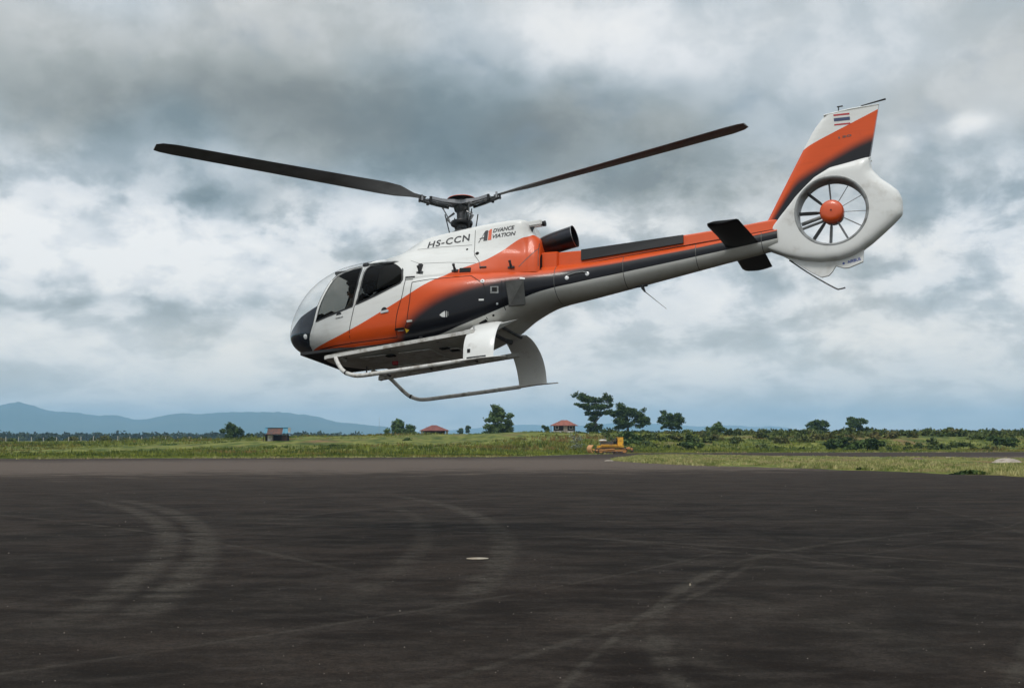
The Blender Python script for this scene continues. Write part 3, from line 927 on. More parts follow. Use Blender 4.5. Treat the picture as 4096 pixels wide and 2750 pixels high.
def hip_roof(w, d, h, z, ridge, over=.0, thick=.08):
    x, y = w / 2 + over, d / 2 + over
    V = [(-x, -y, z), (x, -y, z), (x, y, z), (-x, y, z), (-ridge / 2, 0, z + h), (ridge / 2, 0, z + h)]
    V += [(a, b, c - thick) for a, b, c in V]
    Fc = [(0, 1, 5, 4), (1, 2, 5), (2, 3, 4, 5), (3, 0, 4), (6, 10, 11, 7), (7, 11, 8), (8, 11, 10, 9), (9, 10, 6), (0, 6, 7, 1), (1, 7, 8, 2), (2, 8, 9, 3), (3, 9, 6, 0)]
    return V, Fc

# wide maroon-roofed house
h = empty('house', place(1737, 1739, 262), (0, 0, .12)); tag(h, 'wide open-sided house with a low maroon hip roof on the rise', 'house')
MB().add(*hip_roof(5.5, 4.2, 1.15, .95, .9, .3)).build('roof', M_ROOFR, h)
MB().box((0, .3, .40), (4.4, 3.2, 1.1)).build('wall', M_WALLD, h)
for sx in (-1, 1):
    MB().box((sx * 2.65, -1.6, .3), (.45, .5, 1.1)).build('pillar', M_WALLW, h)
MB().box((0, -2.0, .70), (5.2, .1, .10)).build('beam', M_WALLD, h)
for k_ in range(9):
    MB().box((-1.7 + k_ * .42, -1.25, 1.50), (.05, 1.6, .03), rot=(math.radians(25), 0, 0)).build('roof_rib', M_ROOFR, h)
# smaller house, terracotta roof and white base
h = empty('house', place(2257, 1731, 262), (0, 0, -.2)); tag(h, 'small dark-walled house with terracotta hip roof and white base', 'house')
MB().add(*hip_roof(4.7, 4.0, 1.15, 1.60, 1.2, .3)).build('roof', M_ROOFT, h)
MB().box((0, 0, 1.0), (4.1, 3.4, 1.3)).build('wall', M_WALLD, h)
MB().box((0, -.06, .12), (4.2, 3.75, .62)).build('base_wall', M_WALLW, h)
MB().box((.55, -1.9, .75), (.85, .12, 1.5)).build('door', M_CONC, h)
for sx in (-1.3, 1.7):
    f = MB().box((sx, -1.84, 1.15), (.8, .1, .7)).build('window', M_WALLW, h)
    MB().box((sx, -1.90, 1.15), (.62, .03, .54)).build('pane', M_BLACK, f)
for sx in (-2.5, 2.5):
    MB().tube([(sx, -2.2, 0), (sx, -2.2, 1.7)], .06, 6).build('post', M_WALLD, h)
# shack with blue tarpaulin
h = empty('shack', place(1113, 1776, 195), (0, 0, .05)); h.scale = (.84, .84, .90); tag(h, 'tumbledown shack roofed with rusty sheets and blue tarpaulin', 'shack')
MB().box((-1.25, -.3, .75), (.9, 1.6, 1.7)).build('wall', M_WALLW, h)
MB().box((-2.0, .2, .75), (.5, 1.2, 1.7)).build('side_wall', M_WALLD, h)
MB().box((.3, .6, .75), (3.6, .25, 1.7)).build('back_wall', M_WALLD, h)
MB().box((1.35, -.3, .75), (.7, 1.3, 1.5)).build('side_wall', M_RUST, h)
MB().box((0, -.3, 1.72), (5.2, 2.8, .10), rot=(0, math.radians(-1.5), 0)).build('awning', M_WALLD, h)
MB().box((-.45, -.6, 2.35), (2.9, 1.9, .07), rot=(math.radians(38), 0, 0)).build('roof', M_RUST, h)
MB().box((-2.1, -.5, 2.45), (.55, 1.7, .06), rot=(math.radians(38), 0, 0)).build('tarpaulin', M_TARP, h)
MB().box((1.55, -.5, 2.45), (1.05, 1.7, .06), rot=(math.radians(38), 0, 0)).build('tarpaulin', M_TARP, h)
MB().box((0.0, .1, 2.95), (4.2, .5, .05), rot=(math.radians(8), 0, 0)).build('ridge_sheet', M_TARP, h)
MB().box((2.25, -.6, 2.5), (.35, .9, .8)).build('water_tank', M_WALLW, h)
for sx in (-2.4, -.6, .9, 2.0):
    MB().tube([(sx, -1.4, -.2), (sx, -1.4, 1.7)], .06, 6).build('post', M_WALLD, h)
for i_, (sx, lab) in enumerate([(-.75, 'white sack left at the doorway of the shack'), (1.5, 'pale yellow sack right of the shack doorway')]):
    o = MB().lathe([(.02, 0), (.28, .03), (.34, .2), (.22, .42), (.03, .46)], (0, 0, 0), n=10).build('sack', M_CONC if i_ else M_WALLW, None, True)
    p = place(1113, 1778, 193); o.location = (p[0] + sx * .735, p[1] - 1.2, p[2]); o.scale = (.7, .7, .7)
    tag(o, lab, 'sack')

# fence posts at the left, each one a thing
post_px = [30, 80, 131, 180, 231, 280, 329, 378, 427, 476, 524, 572, 620, 667, 714, 761, 808, -20, -70]
for i_, px in enumerate(post_px):
    D = 300 + .02 * px
    o = MB().box((0, 0, .55), (.16, .16, 1.3), bev=.02).build('fence_post', M_POST)
    o.location = (gpt(px, D), D, fz(px, D) - .1)
    o.rotation_euler = (random.uniform(-.05, .05), random.uniform(-.06, .06), random.uniform(0, 1))
    tag(o, 'pale concrete fence post in the row along the left field', 'fence post', 'fence posts along the left field')

# far mast
m = MB(); m.tube([(0, 0, 0), (0, 0, 48)], [.45, .18], 6)
for z in (30, 38, 45):
    m.box((0, 0, z), (2.4, .2, .3))
o = m.build('radio_mast', M_STEEL); o.location = (gpt(1518, 2600), 2600, 0)
tag(o, 'thin radio mast on the horizon left of the maroon-roofed house', 'mast')

# bulldozer
bd = empty('bulldozer', (gpt(2443, 139), 139, 0.03), (0, 0, .12)); tag(bd, 'yellow tracked bulldozer parked at the apron edge with an open cab', 'bulldozer')
M_CATY = mat('faded_yellow_paint', (.80, .44, .035), .5, noise=(4., (.42, .20, .05), .45, .7))
M_CATO = mat('rust_orange_steel', (.60, .27, .08), .6, noise=(4., (.62, .33, .16), .45, .7))
M_TRK = mat('muddy_track_steel', (.075, .055, .055), .7, noise=(6., (.14, .09, .07), .4, .6))
def track(y):
    # track loop with shoes
    m = MB()
    path = []
    L, R_ = 1.35, .30
    for a in np.linspace(-90, 90, 9): path.append((L + R_ * math.cos(math.radians(a)), .34 + R_ * math.sin(math.radians(a)), a))
    for a in np.linspace(90, 270, 9): path.append((-L + R_ * math.cos(math.radians(a)), .34 + R_ * math.sin(math.radians(a)), a))
    pts = [(p[0], p[1]) for p in path] + [(path[0][0], path[0][1])]
    d = [0]
    for a_, b_ in zip(pts, pts[1:]): d.append(d[-1] + math.hypot(b_[0] - a_[0], b_[1] - a_[1]))
    nsh = 34
    for k_ in range(nsh):
        s = d[-1] * k_ / nsh
        i = max(j for j in range(len(d)) if d[j] <= s); i = min(i, len(pts) - 2)
        t_ = (s - d[i]) / (d[i + 1] - d[i])
        px_ = pts[i][0] + t_ * (pts[i + 1][0] - pts[i][0]); pz_ = pts[i][1] + t_ * (pts[i + 1][1] - pts[i][1])
        ang = math.atan2(pts[i + 1][1] - pts[i][1], pts[i + 1][0] - pts[i][0])
        m.box((px_, y, pz_), (.19, .42, .045), rot=(0, -ang, 0))
        m.box((px_ - .04 * math.sin(-ang) * 0, y, pz_), (.03, .42, .10), rot=(0, -ang, 0))
    o = m.build('track', M_TRK, bd)
    MB().box((0, y, .34), (2.5, .22, .26), bev=.05).build('track_frame', M_CATO, o)
    for k_ in range(5):
        MB().lathe([(.02, -.1), (.13, -.1), (.13, .1), (.02, .1)], (-1.0 + .5 * k_, y, .2), 'y', 12).build('road_wheel', M_TRK, o)
    for sx in (-1, 1):
        MB().lathe([(.02, -.08), (.25, -.08), (.25, .08), (.02, .08)], (sx * 1.35, y, .34), 'y', 16).build('idler_wheel', M_CATO, o)
track(-.8); track(.8)
# hull, with the engine to the left (blade end)
MB().box((-.1, 0, .72), (2.9, 1.1, .35), bev=.04).build('hull', M_CATY, bd)
MB().box((-.55, 0, 1.12), (1.35, .85, .5), bev=.06).build('engine_hood', M_GREY, bd)
MB().box((-.35, -.62, .98), (1.9, .06, .07)).build('side_rail', M_CATY, bd)
MB().box((-.1, -.86, .86), (2.5, .42, .05)).build('fender', M_CATY, bd)
MB().tube([(-.7, 0, 1.35), (-.7, 0, 1.95)], .05, 8).build('exhaust_stack', M_TRK, bd)
MB().box((.98, .0, 1.35), (.62, 1.15, .95), bev=.03).build('fuel_tank', M_CATY, bd)
MB().box((.38, 0, 1.18), (.5, .6, .3), bev=.05).build('seat', M_BLACK, bd)
MB().box((.58, 0, 1.5), (.14, .6, .55), bev=.04).build('seat_back', M_BLACK, bd)
for sy in (-.5, .5):
    MB().tube([(.1, sy, .95), (.15, sy, 1.45), (.7, sy, 1.55)], .035, 6).build('hand_rail', M_TRK, bd)
    MB().tube([(-1.9, sy * 1.7, .35), (.2, sy * 1.9, .5)], .08, 8).build('push_arm', M_CATO, bd)
# blade: curved mouldboard
V = []; 
for sy in (-1.35, 1.35):
    for a in np.linspace(-50, 50, 9):
        V.append((-2.55 + .75 - .75 * math.cos(math.radians(a)), sy, .48 + .62 * math.sin(math.radians(a)) ))
Fc = [(k_, k_ + 1, 9 + k_ + 1, 9 + k_) for k_ in range(8)]
o = mesh('blade', V, Fc, M_CATO, bd); md = o.modifiers.new('thick', 'SOLIDIFY'); md.thickness = .07
MB().box((-2.25, 0, .5), (.2, 2.4, .12)).build('blade_brace', M_CATY, bd)
MB().box((1.75, 0, .55), (.8, .5, .22), rot=(0, math.radians(-12), 0), bev=.03).build('ripper_beam', M_CATO, bd)
MB().box((2.25, 0, .5), (.16, 1.3, .25), bev=.02).build('ripper_bar', M_CATO, bd)
for sy in (-.5, 0, .5):
    MB().tube([(2.35, sy, .62), (2.45, sy, .28), (2.3, sy, .06)], [.07, .06, .02], 6).build('ripper_tooth', M_TRK, bd)
# loads lying on the bulldozer
o = MB().lathe([(.02, 0), (.3, .02), (.36, .12), (.22, .24), (.03, .26)], (0, 0, 0), n=10).build('sack', M_WALLW, None, True)
o.location = (gpt(2443, 139) - .95, 138.6, 1.36); o.scale = (1.3, .9, 1)
tag(o, 'crumpled white sack lying on the bulldozer hood', 'sack')

# concrete mound, broken slabs, litter
def mound(name, label, cat, px, D, w, d_, h_, m_, seed):
    r = np.random.default_rng(seed)
    n = 28
    V = [(0, 0, h_)]
    for ring_ in range(1, 7):
        s = ring_ / 6
        for k_ in range(n):
            a_ = 2 * PI * k_ / n
            q = 1 + .08 * math.sin(3 * a_ + seed) + .04 * r.normal()
            V.append((w / 2 * s * q * math.cos(a_), d_ / 2 * s * q * math.sin(a_), h_ * (1 - s ** 2.6) + .01 * r.normal()))
    Fc = [(0, 1 + k_, 1 + (k_ + 1) % n) for k_ in range(n)]
    for q in range(5):
        for k_ in range(n):
            Fc.append((1 + q * n + k_, 1 + (q + 1) * n + k_, 1 + (q + 1) * n + (k_ + 1) % n, 1 + q * n + (k_ + 1) % n))
    o = mesh(name, V, Fc, m_, smooth=True)
    o.location = (gpt(px, D), D, .02)
    return tag(o, label, cat)
mound('mound', 'smooth pale earth mound in the verge at the far right', 'mound', 4016, 82, 2.0, 2.0, .36, M_CONC, 2)
mound('slab', 'flat pale broken slab beside the tip of the verge', 'slab', 2436, 93, .7, .8, .05, M_CONC, 5)
mound('slab', 'long pale slab at the far side of the verge', 'slab', 3790, 108, 1.7, .5, .08, M_CONC, 6)
mound('mound', 'low brown spoil heap in the middle of the verge', 'mound', 3665, 96, 1.2, 1.2, .18, M_SOIL, 7)
# pale sheet lying on the asphalt
M_CARD = mat('pale_cardboard', (.26, .21, .15), .8, noise=(9., (.34, .30, .24), .4, .6))
V = []; Fc = []
for j in range(5):
    for i in range(9):
        u, v_ = i / 8, j / 4
        wdt = math.sin(PI * (.06 + .88 * u)) ** .6
        V.append(((u - .5) * .30, (v_ - .5) * .26 * wdt, .006 + .012 * (1 - abs(2 * v_ - 1)) * wdt))
for j in range(4):
    for i in range(8):
        a_ = j * 9 + i; Fc.append((a_, a_ + 1, a_ + 10, a_ + 9))
o = mesh('card_scrap', V, Fc, M_CARD, smooth=True); o.location = (gpt(1911, 17.2), 17.2, .004); o.rotation_euler = (0, 0, .1)
md = o.modifiers.new('thick', 'SOLIDIFY'); md.thickness = .006
tag(o, 'pale scrap of cardboard lying on the dark asphalt', 'litter')
o = MB().lathe([(.005, 0), (.018, .002), (.018, .03), (.008, .045), (.002, .05)], (0, 0, 0), n=8).build('bottle_cap', M_CARD, None, True)
o.scale = (.6, .6, .6); o.location = (gpt(2752, 14.05), 14.05, .003); tag(o, 'tiny yellowish bit of litter on the right part of the asphalt', 'litter')
r = np.random.default_rng(61)
N = 900
Dn = 7.5 + 60 * r.uniform(0, 1, N) ** 1.5
px = r.uniform(-300, 4400, N); x = gpt(px, Dn)
s = r.uniform(.002, .006, N) * (1 + (r.random(N) > .96) * 1.2)
T = np.array([(1, 0, 0), (-.5, .87, 0), (-.5, -.87, 0), (0, 0, .9)])
V = (T[None] * s[:, None, None] + np.c_[x, Dn, np.full(N, .002)][:, None, :]).reshape(-1, 3)
k_ = np.arange(N)[:, None] * 4
Ft = np.concatenate([k_ + np.array([[0, 1, 3]]), k_ + np.array([[1, 2, 3]]), k_ + np.array([[2, 0, 3]])])
tag(mesh('pebbles', V, Ft, M_CONC), 'loose pale pebbles scattered over the asphalt', 'pebbles', kind='stuff')
# ==================================================================
#                       HELICOPTER
#   local frame: x aft from the nose, -y to port, z up from the skids
# ==================================================================
HR = Euler((-0.1376, -0.0833, -0.3847)).to_matrix()
HT = Vector((-0.8224, 21.2676, 4.1344)) - HR @ Vector((3.385, 0, 1.5))
heli = empty('helicopter', HT, (-0.1376, -0.0833, -0.3847))
tag(heli, 'orange white and black helicopter hovering nose down above the asphalt', 'helicopter')

BT = np.array([
 [.0, 1.03, 1.11, .05, 1.07, 2.0, 2.0], [.03, .94, 1.27, .2, 1.07, 2.0, 2.0], [.09, .86, 1.46, .36, 1.07, 2.0, 2.0], [.2, .79, 1.65, .52, 1.06, 2.0, 2.1],
 [.38, .70, 1.86, .69, 1.05, 2.05, 2.2], [.6, .62, 2.03, .83, 1.04, 2.15, 2.4], [.9, .54, 2.17, .92, 1.03, 2.3, 2.6], [1.3, .48, 2.27, .98, 1.03, 2.4, 2.9],
 [1.8, .46, 2.29, 1.01, 1.03, 2.5, 3.0], [2.4, .46, 2.24, 1.015, 1.04, 2.6, 3.0], [2.8, .46, 2.02, 1.01, 1.05, 3.0, 3.0], [3.2, .49, 1.84, .99, 1.06, 3.2, 3.0],
 [3.6, .55, 1.78, .94, 1.08, 3.2, 2.9], [4.1, .70, 1.77, .82, 1.14, 3.0, 2.6], [4.6, .94, 1.76, .64, 1.3, 2.6, 2.3], [5.1, 1.085, 1.77, .46, 1.38, 2.2, 2.1],
 [5.6, 1.13, 1.78, .35, 1.44, 2.0, 2.0], [6.5, 1.24, 1.80, .29, 1.51, 2.0, 2.0], [8.2, 1.46, 1.86, .205, 1.65, 2.0, 2.0], [8.85, 1.54, 1.90, .18, 1.71, 2.0, 2.0]])

def body_section(x, M_):
    """closed ring of 2*M_ points, from the keel round by starboard to the crown and back by port"""
    zb, zt, w, zw, nt, nb = [float(pchip(BT[:, 0], BT[:, k], x)) for k in range(1, 7)]
    t = np.linspace(-PI / 2, PI / 2, 600)
    c, s = np.cos(t), np.sin(t)
    n = np.where(s > 0, nt, nb)
    y = w * np.abs(c) ** (2 / n)
    z = zw + np.where(s > 0, zt - zw, zw - zb) * np.sign(s) * np.abs(s) ** (2 / n)
    d = np.r_[0, np.cumsum(np.hypot(np.diff(y), np.diff(z)))]
    q = np.linspace(0, d[-1], M_ + 1)
    y = np.interp(q, d, y); z = np.interp(q, d, z)
    y[0] = y[-1] = 0
    return np.r_[y, -y[-2:0:-1]], np.r_[z, z[-2:0:-1]]

def loft(xs, sec, M_):
    V = []
    for x in xs:
        y, z = sec(x, M_)
        V.append(np.c_[np.full(len(y), x), y, z])
    n = len(V[0]); V = np.concatenate(V)
    T = []
    for i in range(len(xs) - 1):
        a = np.arange(n); b = (a + 1) % n
        p, q, r_, s = i * n + a, i * n + b, (i + 1) * n + b, (i + 1) * n + a
        T.append(np.c_[p, q, r_]); T.append(np.c_[p, r_, s])
    return V, np.concatenate(T)

def cut(V, T, f):
    """split triangles along f(V)=0; returns V, inside (f>0), outside"""
    v = f(V)
    v = np.where(np.abs(v) < 1e-6, 1e-6, v)
    s = v[T] > 0
    k = s.sum(1)
    Tin = [T[k == 3]]; Tout = [T[k == 0]]
    newV = []; cache = {}; n0 = len(V)
    def mid(a, b):
        key = (a, b) if a < b else (b, a)
        if key not in cache:
            t_ = v[a] / (v[a] - v[b])
            newV.append(V[a] + t_ * (V[b] - V[a])); cache[key] = n0 + len(newV) - 1
        return cache[key]
    ai = []; ao = []
    for tri in T[(k == 1) | (k == 2)]:
        sg = [v[i] > 0 for i in tri]
        lone = 1 if sum(sg) == 1 else 0
        i = [j for j in range(3) if sg[j] == bool(lone)][0]
        a, b, c = int(tri[i]), int(tri[(i + 1) % 3]), int(tri[(i + 2) % 3])
        m1, m2 = mid(a, b), mid(a, c)
        one = [(a, m1, m2)]; two = [(m1, b, c), (m1, c, m2)]
        (ai if lone else ao).extend(one); (ao if lone else ai).extend(two)
    if newV: V = np.concatenate([V, np.array(newV)])
    def cat(L, x): return np.concatenate([L[0], np.array(x, dtype=int).reshape(-1, 3)])
    return V, cat(Tin, ai), cat(Tout, ao)

def compact(V, T):
    u, inv = np.unique(T, return_inverse=True)
    return V[u], inv.reshape(T.shape)

def part(name, V, T, m, parent=heli, smooth=True, off=0.0):
    V, T = compact(V, T)
    o = mesh(name, V, T.astype(int), m, parent, smooth)
    return o

def poly_sd(P, poly):
    """signed distance (inside positive) of points P (n,2) to a closed polygon"""
    poly = np.array(poly, float); n = len(poly)
    d = np.full(len(P), 1e9); inside = np.zeros(len(P), bool)
    for i in range(n):
        a, b = poly[i], poly[(i + 1) % n]
        e = b - a; w = P - a
        t = np.clip((w @ e) / (e @ e), 0, 1)
        d = np.minimum(d, np.hypot(*(w - t[:, None] * e).T))
        cond = ((a[1] <= P[:, 1]) & (b[1] > P[:, 1])) | ((b[1] <= P[:, 1]) & (a[1] > P[:, 1]))
        with np.errstate(divide='ignore', invalid='ignore'):
            xi = a[0] + (P[:, 1] - a[1]) / (b[1] - a[1]) * (b[0] - a[0])
        inside ^= cond & (P[:, 0] < xi)
    return np.where(inside, d, -d)

xs_ = np.concatenate([np.array([0, .008, .018, .03, .045, .065, .09, .12, .155, .2, .25, .3, .35, .4]), np.arange(.43, 2.86, .03), np.arange(2.9, 5.3, .08), np.arange(5.3, 8.86, .16), [8.85]])
BV, BTri = loft(xs_, body_section, 110)
# close the nose
BODY_BVH = BVHTree.FromPolygons([tuple(v) for v in BV], [tuple(int(i) for i in t) for t in BTri])

APZ = [.40, .60, .80, 1.05, 1.41, 1.63, 1.85, 1.97, 2.05, 2.12, 2.4]
APX = [.60, .70, .80, .92, 1.01, 1.10, 1.19, 1.27, 1.48, 1.86, 1.95]
def a_post(z): return np.interp(z, APZ, APX)
def b_post(z): return np.interp(z, [.5, .77, .85, 1.27, 1.65, 1.96, 2.2], [1.65, 1.66, 1.67, 1.77, 1.84, 1.84, 1.82])
def c_post(z): return np.interp(z, [.5, .77, 1.03, 1.34, 1.63, 1.90, 2.06, 2.2], [2.53, 2.55, 2.59, 2.69, 2.72, 2.69, 2.64, 2.6])
def dash(x): return np.interp(x, [0, .1, .25, .41, .60, .81, 1.01], [1.02, 1.03, 1.09, 1.17, 1.27, 1.34, 1.41])
DOOR_T, DOOR_B = 2.075, .655
FWIN = [(.955, 1.105), (1.03, 1.30), (1.075, 1.46), (1.15, 1.65), (1.235, 1.84), (1.30, 1.93), (1.42, 1.99), (1.60, 2.025), (1.76, 2.03), (1.785, 1.96), (1.79, 1.66), (1.735, 1.30), (1.725, 1.27)]
RWIN = [(1.79, 1.29), (1.835, 1.40), (1.87, 1.62), (1.875, 1.90), (1.885, 1.98), (1.93, 2.035), (2.1, 2.045), (2.44, 2.045), (2.53, 2.02), (2.585, 1.95), (2.655, 1.68), (2.66, 1.63), (2.63, 1.575), (2.56, 1.545), (2.16, 1.40)]

V_, Tw, Tr = cut(BV, BTri, lambda V: np.minimum(a_post(V[:, 2]) - V[:, 0], V[:, 2] - .40))
V_, Tws, Tnose = cut(V_, Tw, lambda V: V[:, 2] - dash(V[:, 0]))
part('windshield', V_, Tws, M_GLASS)
V_, Tn1, Tn2 = cut(V_, Tnose, lambda V: V[:, 2] - (.60 + 0 * V[:, 0]))
part('nose', V_, Tn1, M_NOSE)
Tr = np.concatenate([Tr, Tn2])
# tail boom from x = 5.2 aft
V_, Tboom, Tr = cut(V_, Tr, lambda V: V[:, 0] - 5.2)
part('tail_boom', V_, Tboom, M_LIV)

def side(V, sgn): return sgn * V[:, 1] - .30
def window_cut(V_, T, poly, door, label=None):
    V_, Tg, Td = cut(V_, T, lambda V: poly_sd(V[:, [0, 2]], poly))
    return V_, Tg, Td
DOORS = []
for sgn in (-1, 1):
    for dname, lo, hi, win in (('front_door', a_post, b_post, FWIN), ('rear_door', b_post, c_post, RWIN)):
        f = lambda V: np.minimum.reduce([V[:, 0] - lo(V[:, 2]) - .004, hi(V[:, 2]) - .003 - V[:, 0], DOOR_T - V[:, 2], V[:, 2] - DOOR_B, side(V, sgn)])
        V_, Td, Tr = cut(V_, Tr, f)
        V_, Tg, Td = window_cut(V_, Td, win, None)
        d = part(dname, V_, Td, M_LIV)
        if sgn > 0: d['label'] = 'starboard ' + dname.replace('_', ' ')
        # pane: a touch inside the skin
        g = part('window_pane', V_ + np.array([0, -sgn * .006, 0]), Tg, M_TINT if dname == 'front_door' else M_TINTR, d)
        # rubber seal round the pane, pressed on the surface
        DOORS.append((sgn, dname, d, win))
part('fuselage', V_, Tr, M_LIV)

def on_skin(x, z, sgn=-1, bvh=None, lift=0.0):
    h_ = (bvh or BODY_BVH).ray_cast(Vector((x, sgn * 3, z)), Vector((0, -sgn, 0)))
    if h_[0] is None: return None
    n = h_[1]
    if n.y * sgn < 0: n = -n
    return h_[0] + n * lift, n

def ribbon(pts, width, sgn=-1, bvh=None, lift=.002, thick=.0, closed=False, sub=6):
    """a strip that follows the skin along a polyline given in side view"""
    P = [np.array(p, float) for p in pts]
    if closed: P.append(P[0])
    Q = []
    for a, b in zip(P, P[1:]):
        k = max(1, int(np.hypot(*(b - a)) / .05))
        for i in range(k): Q.append(a + (b - a) * i / k)
    Q.append(P[-1])
    V = []; ok = []
    for i, q in enumerate(Q):
        t_ = Q[min(i + 1, len(Q) - 1)] - Q[max(i - 1, 0)]
        if closed and i in (0, len(Q) - 1): t_ = Q[1] - Q[-2]
        L_ = np.hypot(*t_) or 1; nrm = np.array([-t_[1], t_[0]]) / L_ * width / 2
        for s in (-1, 1):
            h_ = on_skin(q[0] + s * nrm[0], q[1] + s * nrm[1], sgn, bvh, lift)
            V.append(tuple(h_[0]) if h_ else None)
    idx = {}; VV = []
    for i, v in enumerate(V):
        if v is not None: idx[i] = len(VV); VV.append(v)
    Fc = []
    for i in range(len(Q) - 1):
        f = (2 * i, 2 * i + 1, 2 * i + 3, 2 * i + 2)
        if all(j in idx for j in f):
            Fc.append(tuple(idx[j] for j in f))
    return VV, Fc

for sgn, dname, d, win in DOORS:
    VV, Fc = ribbon(win, .030, sgn, lift=.004, closed=True)
    mesh('window_seal', VV, Fc, M_RUBBER, d)

# white front posts and dark seams
for sgn in (-1, 1):
    pz = np.linspace(.66, 1.86, 16)
    VV, Fc = ribbon([(float(a_post(z)) + .012, z) for z in pz], .042, sgn, lift=.006)
    o = mesh('door_post', VV, Fc, M_WHITE, heli)
    VV, Fc = ribbon([(float(a_post(z)) - .016, z) for z in pz], .014, sgn, lift=.005)
    mesh('windshield_seal', VV, Fc, M_RUBBER, heli)
    pz = np.linspace(1.30, 2.0, 10)
    VV, Fc = ribbon([(float(b_post(z)) - .0, z) for z in pz], .034, sgn, lift=.006)
    mesh('door_post', VV, Fc, M_WDIRTY, heli)
    zt = [(float(a_post(z)), z) for z in (1.86, 1.93, 1.98, 2.02, 2.05)] + [(1.6, 2.062), (1.84, 2.075)]
    VV, Fc = ribbon(zt, .02, sgn, lift=.005)
    mesh('door_gutter', VV, Fc, M_RUBBER, heli)
    seams = [
        [(float(b_post(z)), z) for z in np.linspace(.66, 1.28, 8)],
        [(float(c_post(z)), z) for z in np.linspace(.66, 2.04, 14)],
        [(float(a_post(.66)) + .02, .655), (1.2, .655), (1.7, .655), (2.54, .655)],
        [(2.72, 1.63), (2.95, 1.68), (3.2, 1.69), (3.6, 1.67), (4.0, 1.655), (4.5, 1.645), (4.98, 1.645)],
        [(2.85, 1.56), (3.15, 1.585), (3.86, 1.585), (4.09, 1.41), (4.13, 1.27), (4.11, .91)],
        [(2.85, 1.56), (2.83, 1.24), (2.77, .86), (2.70, .74)],
        [(4.38, 1.45), (4.39, .97)],
        [(4.08, .90), (4.13, .72)],
    ]
    for i_, sp in enumerate(seams):
        VV, Fc = ribbon(sp, .012 if i_ != 3 else .016, sgn, lift=.0025)
        mesh('panel_seam', VV, Fc, M_MATT, heli)

M_INK0 = mat('stencil_ink', (.03, .03, .03), .6)
# door handles, hinges, marks on the port and starboard skin
def skin_box(name, x, z, w_, h_, t_, m_, parent=heli, sgn=-1, ang=0.0, bvh=None, bev=.004, sink=.3):
    hh = on_skin(x, z, sgn, bvh)
    if hh is None: return None
    p, n = hh
    mb = MB().box((0, 0, 0), (w_, h_, t_), bev=min(bev, t_ * .4, h_ * .4))
    zx = n; xx = Vector((1, 0, 0)); xx = (xx - zx * xx.dot(zx)).normalized(); yx = zx.cross(xx)
    R3 = Matrix((xx, yx, zx)).transposed() @ Euler((0, 0, ang)).to_matrix()
    mb.V = [tuple(p + n * t_ * (.5 - sink) + R3 @ Vector(v)) for v in mb.V]
    return mb.build(name, m_, parent)

def skin_disc(name, x, z, r_, m_, parent=heli, sgn=-1, t_=.006, n=20, bvh=None):
    p, nn = on_skin(x, z, sgn, bvh)
    mb = MB().lathe([(.0005, -t_), (r_, -t_), (r_, t_ * .7), (r_ * .85, t_), (.0005, t_)], (0, 0, 0), 'z', n)
    q = nn.to_track_quat('Z', 'Y')
    mb.V = [tuple(p + q @ Vector(v)) for v in mb.V]
    return mb.build(name, m_, parent, True)

for sgn, dname, d, win in DOORS:
    x0, z0 = (1.46, 1.14) if dname == 'front_door' else (2.35, 1.11)
    skin_disc('handle_recess', x0, z0 + .012, .055, M_BLACK, d, sgn, .003)
    skin_box('door_handle', x0 + .01, z0 - .012, .15, .045, .022, M_SILVER if dname != 'front_door' else M_WHITE, d, sgn, 0.08)
for sgn in (-1, 1):
    skin_box('door_stop', 2.62, .775, .16, .035, .03, M_BLACK, sgn=sgn)
    skin_box('step_mark', 2.64, .745, .11, .012, .02, M_SILVER, sgn=sgn)
    skin_box('latch', 2.82, .88, .10, .035, .016, M_WDIRTY, sgn=sgn)
    skin_box('hinge', 2.80, 1.66, .17, .03, .03, M_BLACK, sgn=sgn)
    skin_box('hinge_plate', 2.79, 1.63, .13, .014, .034, M_WHITE, sgn=sgn)
    skin_disc('fuel_cap', 4.07, 1.46, .036, M_WHITE, sgn=sgn)
    skin_disc('fuel_cap_lock', 4.07, 1.46, .014, M_BLACK, sgn=sgn, t_=.009)
    skin_box('placard', 4.70, 1.475, .085, .028, .004, M_WHITE, sgn=sgn, ang=-.05)
    skin_box('placard', 4.06, 1.13, .085, .030, .004, M_WHITE, sgn=sgn, ang=-.03)
    fr_ = skin_box('vent_frame', 4.27, 1.29, .135, .125, .008, M_DUCT, sgn=sgn)
    skin_box('vent', 4.27, 1.295, .095, .085, .012, M_MATT, fr_, sgn=sgn)
    skin_disc('static_port', 5.41, 1.44, .034, M_SILVER, sgn=sgn)
    skin_disc('static_port', 5.75, 1.475, .034, M_SILVER, sgn=sgn)
    skin_disc('drain_hole', 4.20, .885, .020, M_MATT, sgn=sgn)
    skin_box('drain_scoop', 4.02, .79, .14, .06, .014, M_MATT, sgn=sgn, ang=.15)
    skin_disc('tie_point', 4.30, 1.055, .018, M_SILVER, sgn=sgn)
for xr in (5.2, 6.35, 7.55, 8.60):
    y_, z_ = body_section(xr, 40); cz = float(np.mean(z_)); V = []
    for dx_ in (-.005, .005):
        for a_, b_ in zip(y_, z_): V.append((xr + dx_, a_ * 1.006, cz + (b_ - cz) * 1.008))
    n_ = len(y_)
    mesh('panel_seam', V, [(i, (i + 1) % n_, n_ + (i + 1) % n_, n_ + i) for i in range(n_)], M_GREY, heli)
skin_box('placard', 4.86, 1.22, .05, .016, .003, M_INK0, ang=-.05)
